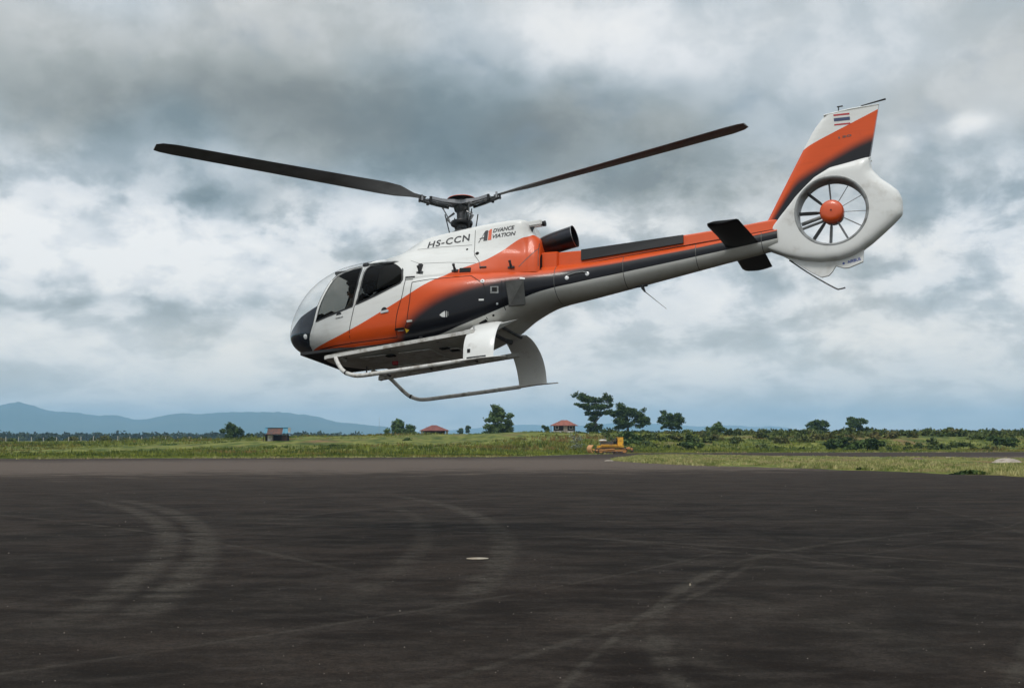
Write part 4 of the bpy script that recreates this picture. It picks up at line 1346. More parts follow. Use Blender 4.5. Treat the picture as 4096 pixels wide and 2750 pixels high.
# curved grab rail between the two discs
p1 = on_skin(5.41, 1.475, -1, None, .012)[0]; p2 = on_skin(5.55, 1.51, -1, None, .014)[0]; p3 = on_skin(5.68, 1.515, -1, None, .014)[0]; p4 = on_skin(5.75, 1.49, -1, None, .01)[0]
MB().tube([p1, p2, p3, p4], .007, 6).build('conduit', M_DUCT, heli)
# yellow triangle, small painted emblem
def skin_poly(name, pts, m_, parent=heli, sgn=-1, bvh=None, lift=.003):
    V = []
    for x, z in pts:
        h_ = on_skin(x, z, sgn, bvh, lift)
        if h_ is None: return None
        V.append(tuple(h_[0]))
    return mesh(name, V, [tuple(range(len(V)))], m_, parent)
skin_poly('warning_mark', [(2.72, .77), (2.795, .74), (2.73, .70)], M_YEL)
skin_poly('emblem', [(3.36, .925), (3.40, .955), (3.455, .985), (3.46, .93), (3.455, .88), (3.40, .89)], M_WHITE)
skin_poly('emblem', [(3.475, .98), (3.485, .98), (3.485, .88), (3.475, .88)], M_WHITE)
skin_poly('emblem', [(3.495, .97), (3.515, .97), (3.515, .90), (3.495, .90)], M_DUCT)
# dull grey avionics hatch on the port side
fr_ = None
for (xa, xb, za, zb_) in ((4.44, 4.72, 1.045, 1.435),):
    pa = [on_skin(xa + .02, za, -1)[0], on_skin(xb - .03, za + .035, -1)[0], on_skin(xb - .01, zb_, -1)[0], on_skin(xa - .015, zb_ - .01, -1)[0]]
    pa[0].z -= .03; pa[1].z -= .03
    fn = (pa[1] - pa[0]).cross(pa[3] - pa[0]).normalized()
    if fn.y > 0: fn = -fn
    V = [tuple(q + fn * .07) for q in pa] + [tuple(q - fn * .03) for q in pa]
    Fc = [(0, 1, 2, 3), (4, 7, 6, 5), (0, 4, 5, 1), (1, 5, 6, 2), (2, 6, 7, 3), (3, 7, 4, 0)]
    hatch = mesh('side_hatch', V, Fc, M_GREY, heli)

# --- engine cowling
CT = np.array([  # x, top, half width at top, shoulder z, shoulder half width, base half width
 [2.05, 2.24, .20, 2.18, .50, .72], [2.25, 2.275, .34, 2.17, .60, .82], [2.52, 2.405, .37, 2.18, .62, .90], [2.8, 2.515, .38, 2.19, .60, .93], [3.05, 2.545, .39, 2.18, .585, .88],
 [3.4, 2.565, .40, 2.16, .57, .80], [3.9, 2.595, .405, 2.13, .545, .71], [4.3, 2.605, .40, 2.10, .51, .62], [4.5, 2.60, .39, 2.07, .48, .57],
 [4.62, 2.59, .37, 2.04, .46, .54], [4.68, 2.57, .34, 2.03, .45, .53], [4.715, 2.53, .31, 2.02, .445, .52], [4.735, 2.42, .32, 2.01, .44, .515], [4.77, 2.34, .33, 2.0, .43, .50], [4.86, 2.26, .32, 1.96, .42, .48], [4.92, 2.20, .30, 1.92, .40, .45], [4.94, 2.12, .28, 1.90, .39, .43], [4.95, 1.99, .27, 1.86, .38, .42]])
def cowl_section(x, M_):
    zt, wt, zs, ws, wb = [float(pchip(CT[:, 0], CT[:, k], x)) for k in range(1, 6)]
    cap = .045
    P = [(0, zt + cap * .6), (wt * .55, zt + cap * .45), (wt * .86, zt + .0), (wt, zt - .05), (wt + (ws - wt) * .45, zt + (zs - zt) * .5), (ws, zs), (ws + (wb - ws) * .45, zs + (1.64 - zs) * .34), (wb - .01, 1.70), (wb + .0, 1.60)]
    S = np.array(spline(P, 10))
    d = np.r_[0, np.cumsum(np.hypot(*np.diff(S, axis=0).T))]
    q = np.linspace(0, d[-1], M_ + 1)
    y = np.interp(q, d, S[:, 0]); z = np.interp(q, d, S[:, 1])
    return np.r_[-y[::-1], y[1:]], np.r_[z[::-1], z[1:]]
cx = np.unique(np.r_[np.arange(2.05, 4.6, .05), np.arange(4.6, 4.955, .015), 4.95])
V = []; 
for x in cx:
    y, z = cowl_section(x, 36); V.append(np.c_[np.full(len(y), x), y, z])
n = len(V[0]); V = np.concatenate(V); Tq = []
for i in range(len(cx) - 1):
    a = np.arange(n - 1)
    Tq.append(np.c_[i * n + a, (i + 1) * n + a, (i + 1) * n + a + 1, i * n + a + 1])
Tq = np.concatenate(Tq)
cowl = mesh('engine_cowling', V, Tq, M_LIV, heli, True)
COWL_BVH = BVHTree.FromPolygons([tuple(v) for v in V], [tuple(int(i) for i in t) for t in Tq])
# rear wall of the cowling
y, z = cowl_section(4.95, 36)
mesh('cowling_end', [(4.95, a, b) for a, b in zip(y, z)] , [tuple(range(len(y)))], M_MATT, heli)
for sp, w_ in (([(3.80, 2.50), (3.84, 2.06), (3.86, 1.99), (3.95, 1.86), (4.0, 1.70)], .010), ([(2.75, 2.27), (3.2, 2.25), (3.78, 2.205)], .007), ([(2.72, 2.02), (2.9, 1.93), (3.4, 1.90), (3.9, 1.83)], .006), ([(4.62, 1.70), (4.92, 2.02)], .012), ([(4.92, 2.12), (4.93, 1.70)], .008)):
    for sgn in (-1, 1):
        VV, Fc = ribbon(sp, w_, sgn, COWL_BVH, .002)
        if Fc: mesh('panel_seam', VV, Fc, M_GREY, heli)
for sgn in (-1, 1):
    skin_disc('cowling_vent', 3.70, 2.13, .020, M_MATT, heli, sgn, .004, 16, COWL_BVH)
    skin_disc('cowling_vent', 3.90, 2.02, .034, M_MATT, heli, sgn, .004, 16, COWL_BVH)
    skin_box('air_scoop', 3.73, 1.715, .20, .085, .012, M_MATT, heli, sgn, .0, COWL_BVH)
    skin_box('latch', 4.03, 1.74, .12, .022, .03, M_BLACK, heli, sgn, .0, COWL_BVH)
    for (x, z) in ((2.96, 1.73), (3.56, 1.71), (4.50, 1.69)):
        h_ = on_skin(x, z, sgn, COWL_BVH)
        p = h_[0]; nn = Vector((0, sgn * .55, .83)).normalized()
        MB().box(tuple(p + nn * .01), (.11, .04, .03)).tube([p, p + nn * .10], [.030, .018], 8).tube([p + nn * .10, p + nn * .135], [.026, .024], 8).build('vent_stub', M_DSTEEL, heli)
# tail light unit on the rear deck
tl = MB().box((4.80, -.20, 2.52), (.30, .13, .10), bev=.02).build('tail_light', M_WHITE, heli)
MB().lathe([(.005, 0), (.045, 0), (.05, .05), (.005, .06)], (4.95, -.20, 2.505), 'x', 14).build('lens', M_BLACK, tl)
MB().tube([(4.78, -.2, 2.5), (4.72, -.2, 2.38)], .03, 8).build('bracket', M_DSTEEL, tl)

# --- exhaust
path = spline([(4.85, -.03, 1.93), (4.86, -.03, 2.06), (4.93, -.04, 2.15), (5.08, -.05, 2.185), (5.25, -.05, 2.215), (5.46, -.05, 2.25)], 5)
rad = list(np.interp(np.linspace(0, 1, len(path)), [0, .3, .6, 1], [.15, .165, .180, .186]))
ex = MB().tube(path, rad, 28, caps=False).tube(path[::-1], [q - .008 for q in rad[::-1]], 28, caps=False).build('exhaust_pipe', M_EXH, heli, True)
for q in ex.data.polygons: q.use_smooth = True
a0, b0_ = path[-1], path[-2]
tdir = Vector(a0 - b0_).normalized()
MB().tube([Vector(a0) - tdir * .006, Vector(a0) + tdir * .006], [rad[-1] + .006] * 2, 28, caps=False).build('exhaust_lip', M_STEEL, ex)
MB().tube([Vector(path[3]) - tdir * .01, Vector(path[3]) + tdir * .02], [.172, .172], 28, caps=False).build('clamp_ring', M_DSTEEL, ex)
MB().tube([(5.40, -.06, 2.06), (5.28, -.07, 2.03), (5.12, -.09, 2.0), (5.02, -.10, 1.95)], .008, 6).build('bonding_cable', M_BLACK, ex)
MB().lathe([(.005, 0), (.10, .0), (.10, .35), (.005, .36)], (4.70, -.03, 2.06), 'x', 16).build('exhaust_core', M_MATT, ex)

# --- drive shaft cover along the boom
SC = np.array([[4.93, .27, 1.985], [5.20, .255, 1.97], [5.225, .20, 1.965], [5.6, .19, 1.945], [6.5, .165, 1.955], [7.4, .145, 1.965], [8.2, .125, 1.985], [8.85, .11, 2.02]])
sx_ = [4.93, 5.05, 5.2, 5.225, 5.4, 5.6, 6.2, 6.8, 7.4, 7.9, 8.4, 8.85]
V = []
for x in sx_:
    w_ = float(np.interp(x, SC[:, 0], SC[:, 1])); zt = float(np.interp(x, SC[:, 0], SC[:, 2]))
    zb_ = float(np.interp(x, [4.9, 5.3, 5.63, 7.35, 8.85], [1.60, 1.655, 1.70, 1.765, 1.82]))
    for (a, b) in ((-w_ - .03, zb_), (-w_, zt - .03), (-w_ + .03, zt), (0, zt + .012), (w_ - .03, zt), (w_, zt - .03), (w_ + .03, zb_)):
        V.append((x, a, b))
Fc = []
for i in range(len(sx_) - 1):
    for j in range(6):
        a = i * 7 + j; Fc.append((a, a + 7, a + 8, a + 1))
Fc.append(tuple(range(7))); Fc.append(tuple((len(sx_) - 1) * 7 + j for j in range(7)))
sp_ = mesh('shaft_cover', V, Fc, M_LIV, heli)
for sgn in (-1, 1):
    mb = MB()
    P = []
    for x, w_ in ((5.62, .245), (7.35, .20)):
        z0 = 1.755 if x < 6 else 1.81; z1_ = 1.945 if x < 6 else 1.955
        P += [(x, sgn * (w_), z0), (x, sgn * (w_ - .025), z1_), (x, sgn * (w_ - .11), z1_ + .012), (x, sgn * (w_ - .06), z0)]
    mb.add(P, [(0, 1, 5, 4), (1, 2, 6, 5), (2, 3, 7, 6), (3, 0, 4, 7), (0, 3, 2, 1), (4, 5, 6, 7)])
    mb.build('boom_strake', M_BLACK if sgn < 0 else M_BLACK, heli)
    mesh('panel_seam', [(5.24, sgn * .242, 1.665), (5.24, sgn * .2425, 1.675), (8.8, sgn * .150, 1.835), (8.8, sgn * .150, 1.826)], [(0, 1, 2, 3)], M_MATT, heli)

# --- fenestron shroud: swept radially about the duct centre
DC = (9.70, 2.003); R0 = .515
OUT = [(8.66, 1.56), (8.97, 1.395), (9.2, 1.31), (9.46, 1.25), (9.74, 1.235), (9.92, 1.27), (10.06, 1.325), (10.25, 1.44), (10.42, 1.565), (10.58, 1.69), (10.715, 1.81), (10.73, 1.89), (10.735, 2.06), (10.69, 2.20), (10.58, 2.32), (10.46, 2.43), (10.34, 2.60), (10.33, 2.72), (10.34, 2.81),
       (10.18, 2.79), (10.0, 2.76), (9.73, 2.725), (9.48, 2.60), (9.16, 2.32), (8.92, 2.05), (8.76, 1.86), (8.64, 1.70), (8.61, 1.62)]
OUTa = np.array(OUT) - np.array(DC)
def out_r(th):
    d = np.array([math.cos(th), math.sin(th)])
    best = None
    for i in range(len(OUTa)):
        a, b = OUTa[i], OUTa[(i + 1) % len(OUTa)]
        M2 = np.array([[d[0], -(b - a)[0]], [d[1], -(b - a)[1]]])
        det = np.linalg.det(M2)
        if abs(det) < 1e-9: continue
        t_, u_ = np.linalg.solve(M2, a)
        if t_ > 0 and -1e-6 <= u_ <= 1 + 1e-6: best = t_ if best is None else max(best, t_)
    return best
NA = 180
prof = [0, .03, .08, .16, .28, .42, .56, .70, .82, .91, .97, 1.0]
V = []; rings_ = 0
ths = np.linspace(0, 2 * PI, NA, endpoint=False)
Ro = np.array([out_r(t_) for t_ in ths])
Ro = np.convolve(np.r_[Ro[-2:], Ro, Ro[:2]], [.0, .12, .76, .12, .0], 'valid')
def edge_t(th):  # half thickness left at the rim; thicker where it meets fin and boom
    c = math.cos(th); s = math.sin(th)
    e = .035
    a = math.degrees(th) % 360
    e = np.interp(a, [0, 35, 50, 70, 100, 130, 160, 178, 186, 200, 215, 235, 270, 320, 360], [.06, .05, .06, .08, .09, .095, .10, .12, .125, .12, .105, .10, .09, .07, .06])
    return float(e)
ring_list = []
for sgn in (-1, 1):
    for s in prof:
        R = []
        for k_, th in enumerate(ths):
            r_ = R0 + .05 + (Ro[k_] - R0 - .05) * s
            et = edge_t(th)
            u = r_ - (R0 + .05)
            L_ = Ro[k_] - R0 - .05
            full = .150
            # crown near the lip, then a rounded fall to the rim
            y = et + (full - et) * (1 - s ** 3.6) ** .62 if s < 1 else et
            if s < .001: y = full
            R.append((DC[0] + r_ * math.cos(th), sgn * y, DC[1] + r_ * math.sin(th)))
        ring_list.append(R)
port = ring_list[:len(prof)]; stb = ring_list[len(prof):]
# lip roll into the duct
def ringat(r_, y): return [(DC[0] + r_ * math.cos(t_), y, DC[1] + r_ * math.sin(t_)) for t_ in ths]
edge = []
for f_ in (.6, 0, -.6):
    edge.append([(port[-1][k_][0] + math.cos(ths[k_]) * .02 * (1 - abs(f_)), port[-1][k_][1] * f_, port[-1][k_][2] + math.sin(ths[k_]) * .02 * (1 - abs(f_))) for k_ in range(NA)])
seq = port + edge + stb[::-1]
V = [p for R in seq for p in R]
Fc = []
for i in range(len(seq) - 1):
    for k_ in range(NA):
        k2 = (k_ + 1) % NA; Fc.append((i * NA + k_, i * NA + k2, (i + 1) * NA + k2, (i + 1) * NA + k_))
shr = mesh('tail_rotor_shroud', V, Fc, M_SHROUD, heli, True)
seq = [ringat(R0 + .052, -.150), ringat(R0 + .035, -.158), ringat(R0 + .010, -.142), ringat(R0, -.11), ringat(R0 - .004, -.03), ringat(R0 - .004, .06), ringat(R0 + .0, .11), ringat(R0 + .02, .145), ringat(R0 + .052, .150)]
V = [p for R in seq for p in R]; Fc = []
for i in range(len(seq) - 1):
    for k_ in range(NA):
        k2 = (k_ + 1) % NA; Fc.append((i * NA + k_, i * NA + k2, (i + 1) * NA + k2, (i + 1) * NA + k_))
mesh('duct_ring', V, Fc, M_DUCT, heli, True)
# hub, blades, strut
MB().lathe([(.002, -.172), (.10, -.168), (.155, -.155), (.178, -.13), (.185, -.09), (.185, -.02), (.002, -.02)], (DC[0], 0, DC[1]), 'y', 32).build('tail_rotor_hub', M_ORNG, heli, True)
MB().lathe([(.002, -.02), (.16, -.02), (.165, .12), (.10, .17), (.002, .18)], (DC[0], 0, DC[1]), 'y', 24).build('tail_gearbox', M_DUCT, heli, True)
MB().lathe([(.002, -.180), (.012, -.180), (.012, -.168), (.002, -.168)], (DC[0], 0, DC[1]), 'y', 10).build('hub_bolt', M_BLACK, heli)
for i_, adeg in enumerate([91, 55, 24, -6, -34, -66, -97, -128, 175, 134]):
    a = math.radians(adeg)
    d = Vector((math.cos(a), 0, math.sin(a))); tn = Vector((-math.sin(a), 0, math.cos(a)))
    V = []
    for r_, ch, tw in ((.17, .022, 66), (.24, .036, 62), (.36, .042, 64), (.505, .042, 66)):
        c_ = math.cos(math.radians(tw)); s_ = math.sin(math.radians(tw))
        cv = tn * c_ + Vector((0, 1, 0)) * s_; nv = tn * s_ - Vector((0, 1, 0)) * c_
        o3 = Vector((DC[0], -.05, DC[1])) + d * r_
        V += [tuple(o3 + cv * ch), tuple(o3 + nv * .006 + cv * ch * .2), tuple(o3 - cv * ch), tuple(o3 - nv * .006 + cv * ch * .2)]
    Fc = []
    for i in range(3):
        for j in range(4):
            Fc.append((i * 4 + j, i * 4 + (j + 1) % 4, (i + 1) * 4 + (j + 1) % 4, (i + 1) * 4 + j))
    Fc += [(3, 2, 1, 0), (12, 13, 14, 15)]
    mesh('tail_rotor_blade', V, Fc, M_BLADE, heli)
a = math.radians(-166)
for off, r_ in ((-.045, .022), (.03, .030)):
    MB().tube([(DC[0] + .1 * math.cos(a), .07, DC[1] + .1 * math.sin(a) + off), (DC[0] + .51 * math.cos(a), .07, DC[1] + .495 * math.sin(a) + off)], r_, 10).build('stator_strut', M_DUCT, heli, True)

# --- fin
FB = [(8.45, 1.45), (8.63, 1.64), (8.92, 2.02), (9.16, 2.28), (9.48, 2.57), (9.73, 2.70), (10.0, 2.735), (10.345, 2.80)]
LE = [(8.42, 1.60), (8.58, 1.88), (8.70, 2.05), (8.96, 2.49), (9.35, 3.14), (9.53, 3.43), (9.70, 3.62)]
TEx = [(10.345, 2.80), (10.54, 3.62)]
V = []; nst = 26; nch = 14
zs_ = np.linspace(0, 1, nst)
lez = np.array([p[1] for p in LE]); lex = np.array([p[0] for p in LE])
for s in zs_:
    # chord line rises from the root to the tip; z at leading and trailing edges differ
    zl = 1.62 + (3.62 - 1.62) * s
    xl = float(np.interp(zl, lez, lex))
    ztr = 2.80 + (3.64 - 2.80) * max(0, (s - .0)) 
    xt = float(np.interp(ztr, [2.80, 3.64], [10.335, 10.545]))
    th_ = .105 - .05 * s
    for side_ in (-1, 1):
        for j in range(nch + 1):
            u = j / nch
            yy = th_ * (2.6 * math.sqrt(max(u, 0)) * (1 - u) ** .9 * .62 + .12 * u) if u < 1 else .012
            yy = th_ * min(1.0, math.sqrt(max(0, 1 - (1 - min(1, u / .22)) ** 2))) * (1 - .45 * max(0, (u - .3) / .7))
            V.append((xl + (xt - xl) * u, side_ * yy, zl + (ztr - zl) * u))
Fc = []
row = 2 * (nch + 1)
for i in range(nst - 1):
    for sd_ in (0, 1):
        for j in range(nch):
            a = i * row + sd_ * (nch + 1) + j; b = a + row
            Fc.append((a, a + 1, b + 1, b))
    a = i * row + nch; b = a + (nch + 1)
    Fc.append((a, b, b + row, a + row))
Fc.append(tuple((nst - 1) * row + j for j in range(nch + 1)) + tuple((nst - 1) * row + (nch + 1) + j for j in range(nch, -1, -1)))
Vf = np.array(V)
bm = bmesh.new()
vs = [bm.verts.new(v) for v in V]
for f in Fc:
    try: bm.faces.new([vs[i] for i in f])
    except ValueError: pass
bmesh.ops.remove_doubles(bm, verts=bm.verts, dist=.0004)
bmesh.ops.triangulate(bm, faces=bm.faces)
bm.verts.ensure_lookup_table()
Vf = np.array([v.co[:] for v in bm.verts]); Tf = np.array([[v.index for v in f.verts] for f in bm.faces])
bm.free()
fbx = [p[0] for p in FB]; fbz = [p[1] for p in FB]
Vf, Tup, _ = cut(Vf, Tf, lambda V: V[:, 2] - np.interp(V[:, 0], fbx, fbz) + .06)
fin = part('fin', Vf, Tup, M_FINP)
FIN_BVH = BVHTree.FromPolygons([tuple(v) for v in Vf], [tuple(int(i) for i in t) for t in Tup])
try:
    fin.data.set_sharp_from_angle(angle=math.radians(35))
except Exception: pass
# thin fillet where the shroud meets the fin
for sy in (-1, 1):
    MB().tube(spline([(x + .012, sy * (.100 - .035 * i / 7), z - .012) for i, (x, z) in enumerate(FB[1:])], 4), .014, 8).build('fin_fillet', M_SHROUD, heli, True)
# tip cap, antenna and flag
MB().tube([(9.70, 0, 3.63), (10.1, 0, 3.655), (10.55, 0, 3.66)], [.045, .05, .03], 10, flat=(1, .45)).build('fin_tip', M_SHROUD, heli, True)
MB().tube([(10.28, 0, 3.69), (10.66, 0, 3.735)], [.014, .022], 8, flat=(1, .6)).build('tip_antenna', M_DSTEEL, heli)
MB().tube([(9.93, 0, 3.66), (9.94, 0, 3.74)], .010, 6).box((9.96, 0, 3.745), (.09, .03, .012)).build('beacon', M_DSTEEL, heli)
for (z0, z1_, m_) in ((3.545, 3.575, M_RED), (3.455, 3.510, M_BLUE), (3.385, 3.410, M_RED)):
    skin_poly('flag_stripe', [(9.855, z0 + .03), (10.10, z0 + .015), (10.10, z1_ + .015), (9.855, z1_ + .03)], m_, fin, -1, FIN_BVH, .003)

# --- horizontal stabiliser
for sgn in (-1, 1):
    V = []; st = [(.12, 8.03, 8.55, 1.655), (.7, 8.02, 8.52, 1.665), (1.22, 7.99, 8.49, 1.675), (1.33, 8.01, 8.485, 1.677), (1.365, 8.08, 8.46, 1.678)]
    nc = 12
    for (y, xa, xb, zc) in st:
        for side_ in (1, -1):
            for j in range(nc + 1):
                u = (1 - math.cos(PI * j / nc)) / 2
                t_ = .15 * (xb - xa) * (1.48 * math.sqrt(u) - .63 * u - 1.76 * u * u + 1.42 * u ** 3 - .51 * u ** 4) * .75
                V.append((xa + (xb - xa) * u, sgn * y, zc + side_ * t_ + .012 * math.sin(PI * u) * -1))
    row = 2 * (nc + 1); Fc = []
    for i in range(len(st) - 1):
        for sd_ in (0, 1):
            for j in range(nc):
                a = i * row + sd_ * (nc + 1) + j; Fc.append((a, a + 1, a + row + 1, a + row))
        a = i * row + nc; Fc.append((a, a + nc + 1, a + nc + 1 + row, a + row))
    a = (len(st) - 1) * row
    Fc.append(tuple(a + j for j in range(nc + 1)) + tuple(a + nc + 1 + j for j in range(nc, -1, -1)))
    mb = MB(); mb.add(V, Fc); mb.build('stabiliser', M_BLACK, heli, True)

# --- ventral fin, tail skid, boom antenna
V = [(8.86, 1.44), (9.05, 1.30), (9.32, 1.08), (9.45, .995), (9.56, 1.005), (9.62, 1.06), (9.68, 1.145), (9.80, 1.095), (9.87, 1.09), (10.09, 1.155), (10.10, 1.22), (10.13, 1.40), (9.8, 1.35), (9.3, 1.38)]
n = len(V); VV = [(x, -.022, z) for x, z in V] + [(x, .022, z) for x, z in V]
Fc = [tuple(range(n)), tuple(range(2 * n - 1, n - 1, -1))] + [(i, (i + 1) % n, n + (i + 1) % n, n + i) for i in range(n)]
vf = MB().add(VV, Fc).build('ventral_fin', M_SHROUD, heli)
MB().tube(spline([(8.98, 0, 1.34), (9.25, 0, 1.10), (9.50, 0, .90), (9.66, 0, .785), (9.70, 0, .775), (9.79, 0, .785)], 5), .012, 8).build('tail_skid', M_DSTEEL, heli, True)
MB().tube([(6.58, 0, 1.22), (6.62, 0, 1.14)], [.03, .014], 8).tube([(6.62, 0, 1.14), (6.97, -.04, .80)], [.008, .004], 6).box((6.56, 0, 1.245), (.22, .07, .03), bev=.01).build('whip_antenna', M_DSTEEL, heli)

# --- main rotor
RX0, RZ0 = 3.35, 3.17
MB().lathe([(.17, 2.60), (.15, 2.66), (.11, 2.70), (.085, 2.72), (.085, 3.02), (.12, 3.05), (.14, 3.12), (.10, 3.16), (.002, 3.17)], (RX0, 0, 0), 'z', 24).build('rotor_mast', M_DSTEEL, heli, True)
MB().lathe([(.24, 2.58), (.20, 2.63), (.002, 2.64)], (RX0, 0, 0), 'z', 24).build('mast_boot', M_DSTEEL, heli, True)
MB().lathe([(.09, 2.78), (.19, 2.79), (.20, 2.82), (.19, 2.85), (.09, 2.86)], (RX0, 0, 0), 'z', 24).build('swashplate', M_BLACK, heli, True)
MB().tube([(RX0 - .18, -.05, 2.84), (RX0 - .26, -.08, 2.92), (RX0 - .12, -.04, 3.02)], .022, 8).build('scissor_link', M_STEEL, heli)
MB().tube([(RX0 + .18, -.05, 2.84), (RX0 + .24, -.05, 2.92), (RX0 + .12, -.04, 3.02)], .022, 8).build('scissor_link', M_STEEL, heli)
# dished cap seen from below
MB().lathe([(.255, 3.262), (.252, 3.270), (.18, 3.285), (.09, 3.292), (.002, 3.295)], (RX0, 0, 0), 'z', 36).build('hub_cap', M_ORNG, heli, True)
MB().lathe([(.002, 3.262), (.08, 3.258), (.20, 3.254), (.250, 3.256)], (RX0, 0, 0), 'z', 36).build('cap_underside', M_BLACK, heli, True)
MB().lathe([(.06, 3.15), (.075, 3.20), (.075, 3.25), (.002, 3.262)], (RX0, 0, 0), 'z', 20).build('hub_nut', M_SILVER, heli, True)
PHI = .175
for k_ in range(3):
    a = PHI + k_ * 2 * PI / 3
    d = Vector((math.cos(a), -math.sin(a), 0)); tn = Vector((math.sin(a), math.cos(a), 0)); up = Vector((0, 0, 1))
    cone = .162 / 5.345
    def pt(r_, s_=0, h_=0): return Vector((RX0, 0, RZ0)) + d * r_ + tn * s_ + up * (r_ * cone + h_)
    # star arm: flat, forked flexible plate
    V = []
    for r_, w_, t_ in ((.05, .13, .035), (.18, .12, .034), (.30, .075, .028), (.42, .06, .026), (.60, .075, .028)):
        V += [pt(r_, -w_, -t_), pt(r_, w_, -t_), pt(r_, w_, t_), pt(r_, -w_, t_)]
    Fc = []
    for i in range(4):
        for j in range(4): Fc.append((i * 4 + j, i * 4 + (j + 1) % 4, (i + 1) * 4 + (j + 1) % 4, (i + 1) * 4 + j))
    Fc += [(3, 2, 1, 0), (16, 17, 18, 19)]
    arm = MB().add(V, Fc).build('rotor_arm', M_STEEL, heli)
    for s_ in (-.055, .055):
        MB().tube([pt(.22, s_ * 1.2, -.075), pt(.45, s_, -.07), pt(.80, s_ * .8, -.045)], [.026, .026, .022], 8).build('sleeve', M_DSTEEL, arm)
        MB().tube([pt(.62, s_ * 1.3, .02), pt(.62, s_ * 1.3, -.09)], .026, 8).build('damper', M_BLACK, arm)
        MB().tube([pt(.78, s_, .03), pt(.78, s_, -.07)], .020, 8).build('bolt', M_STEEL, arm)
    hl = MB(); hl.tube([pt(.30, -.13, -.06), pt(.28, -.17, -.06)], .02, 8).tube([pt(.28, -.17, -.06), Vector((RX0, 0, 2.83)) + d * .19 - tn * .05], .011, 6)
    hl.build('pitch_link', M_STEEL, heli)
    # the blade: thin aerofoil with twist
    V = []; nc = 10
    stn = [(.70, .10, 2), (.95, .14, 9), (1.25, .33, 11), (1.5, .37, 11), (2.5, .37, 8), (3.5, .37, 5), (4.6, .37, 3), (5.05, .37, 2), (5.25, .32, 2), (5.345, .22, 2)]
    for r_, ch, tw in stn:
        tw = math.radians(tw + 2); cv = tn * math.cos(tw) + up * math.sin(tw) * 1.0; nv = -tn * math.sin(tw) + up * math.cos(tw)
        # leading edge points in the direction of rotation (clockwise from above)
        lead = -1
        for side_ in (1, -1):
            for j in range(nc + 1):
                u = (1 - math.cos(PI * j / nc)) / 2
                t_ = .12 * ch * (1.48 * math.sqrt(u) - .63 * u - 1.76 * u * u + 1.42 * u ** 3 - .51 * u ** 4) * (1 if r_ > .96 else 2.0)
                V.append(pt(r_) - tn * 0 + cv * (ch * (u - .28)) * 1 + nv * side_ * t_)
    row = 2 * (nc + 1); Fc = []
    for i in range(len(stn) - 1):
        for sd_ in (0, 1):
            for j in range(nc):
                q = i * row + sd_ * (nc + 1) + j; Fc.append((q, q + 1, q + row + 1, q + row))
        q = i * row + nc; Fc.append((q, q + nc + 1, q + nc + 1 + row, q + row))
        q = i * row; Fc.append((q, q + nc + 1, q + nc + 1 + row, q + row))
    for q in (0, (len(stn) - 1) * row):
        Fc.append(tuple(q + j for j in range(nc + 1)) + tuple(q + nc + 1 + j for j in range(nc, -1, -1)))
    MB().add(V, Fc).build('rotor_blade', M_BLADE, heli, True)
# fixed guard rods beside the mast
for sx, sy in ((-.26, -.05), (.22, -.12), (-.2, .2), (.2, .2)):
    MB().tube([(RX0 + sx * .75, sy, 2.58), (RX0 + sx * 1.15, sy, 3.02)], .010, 6).build('control_rod', M_BLACK, heli)

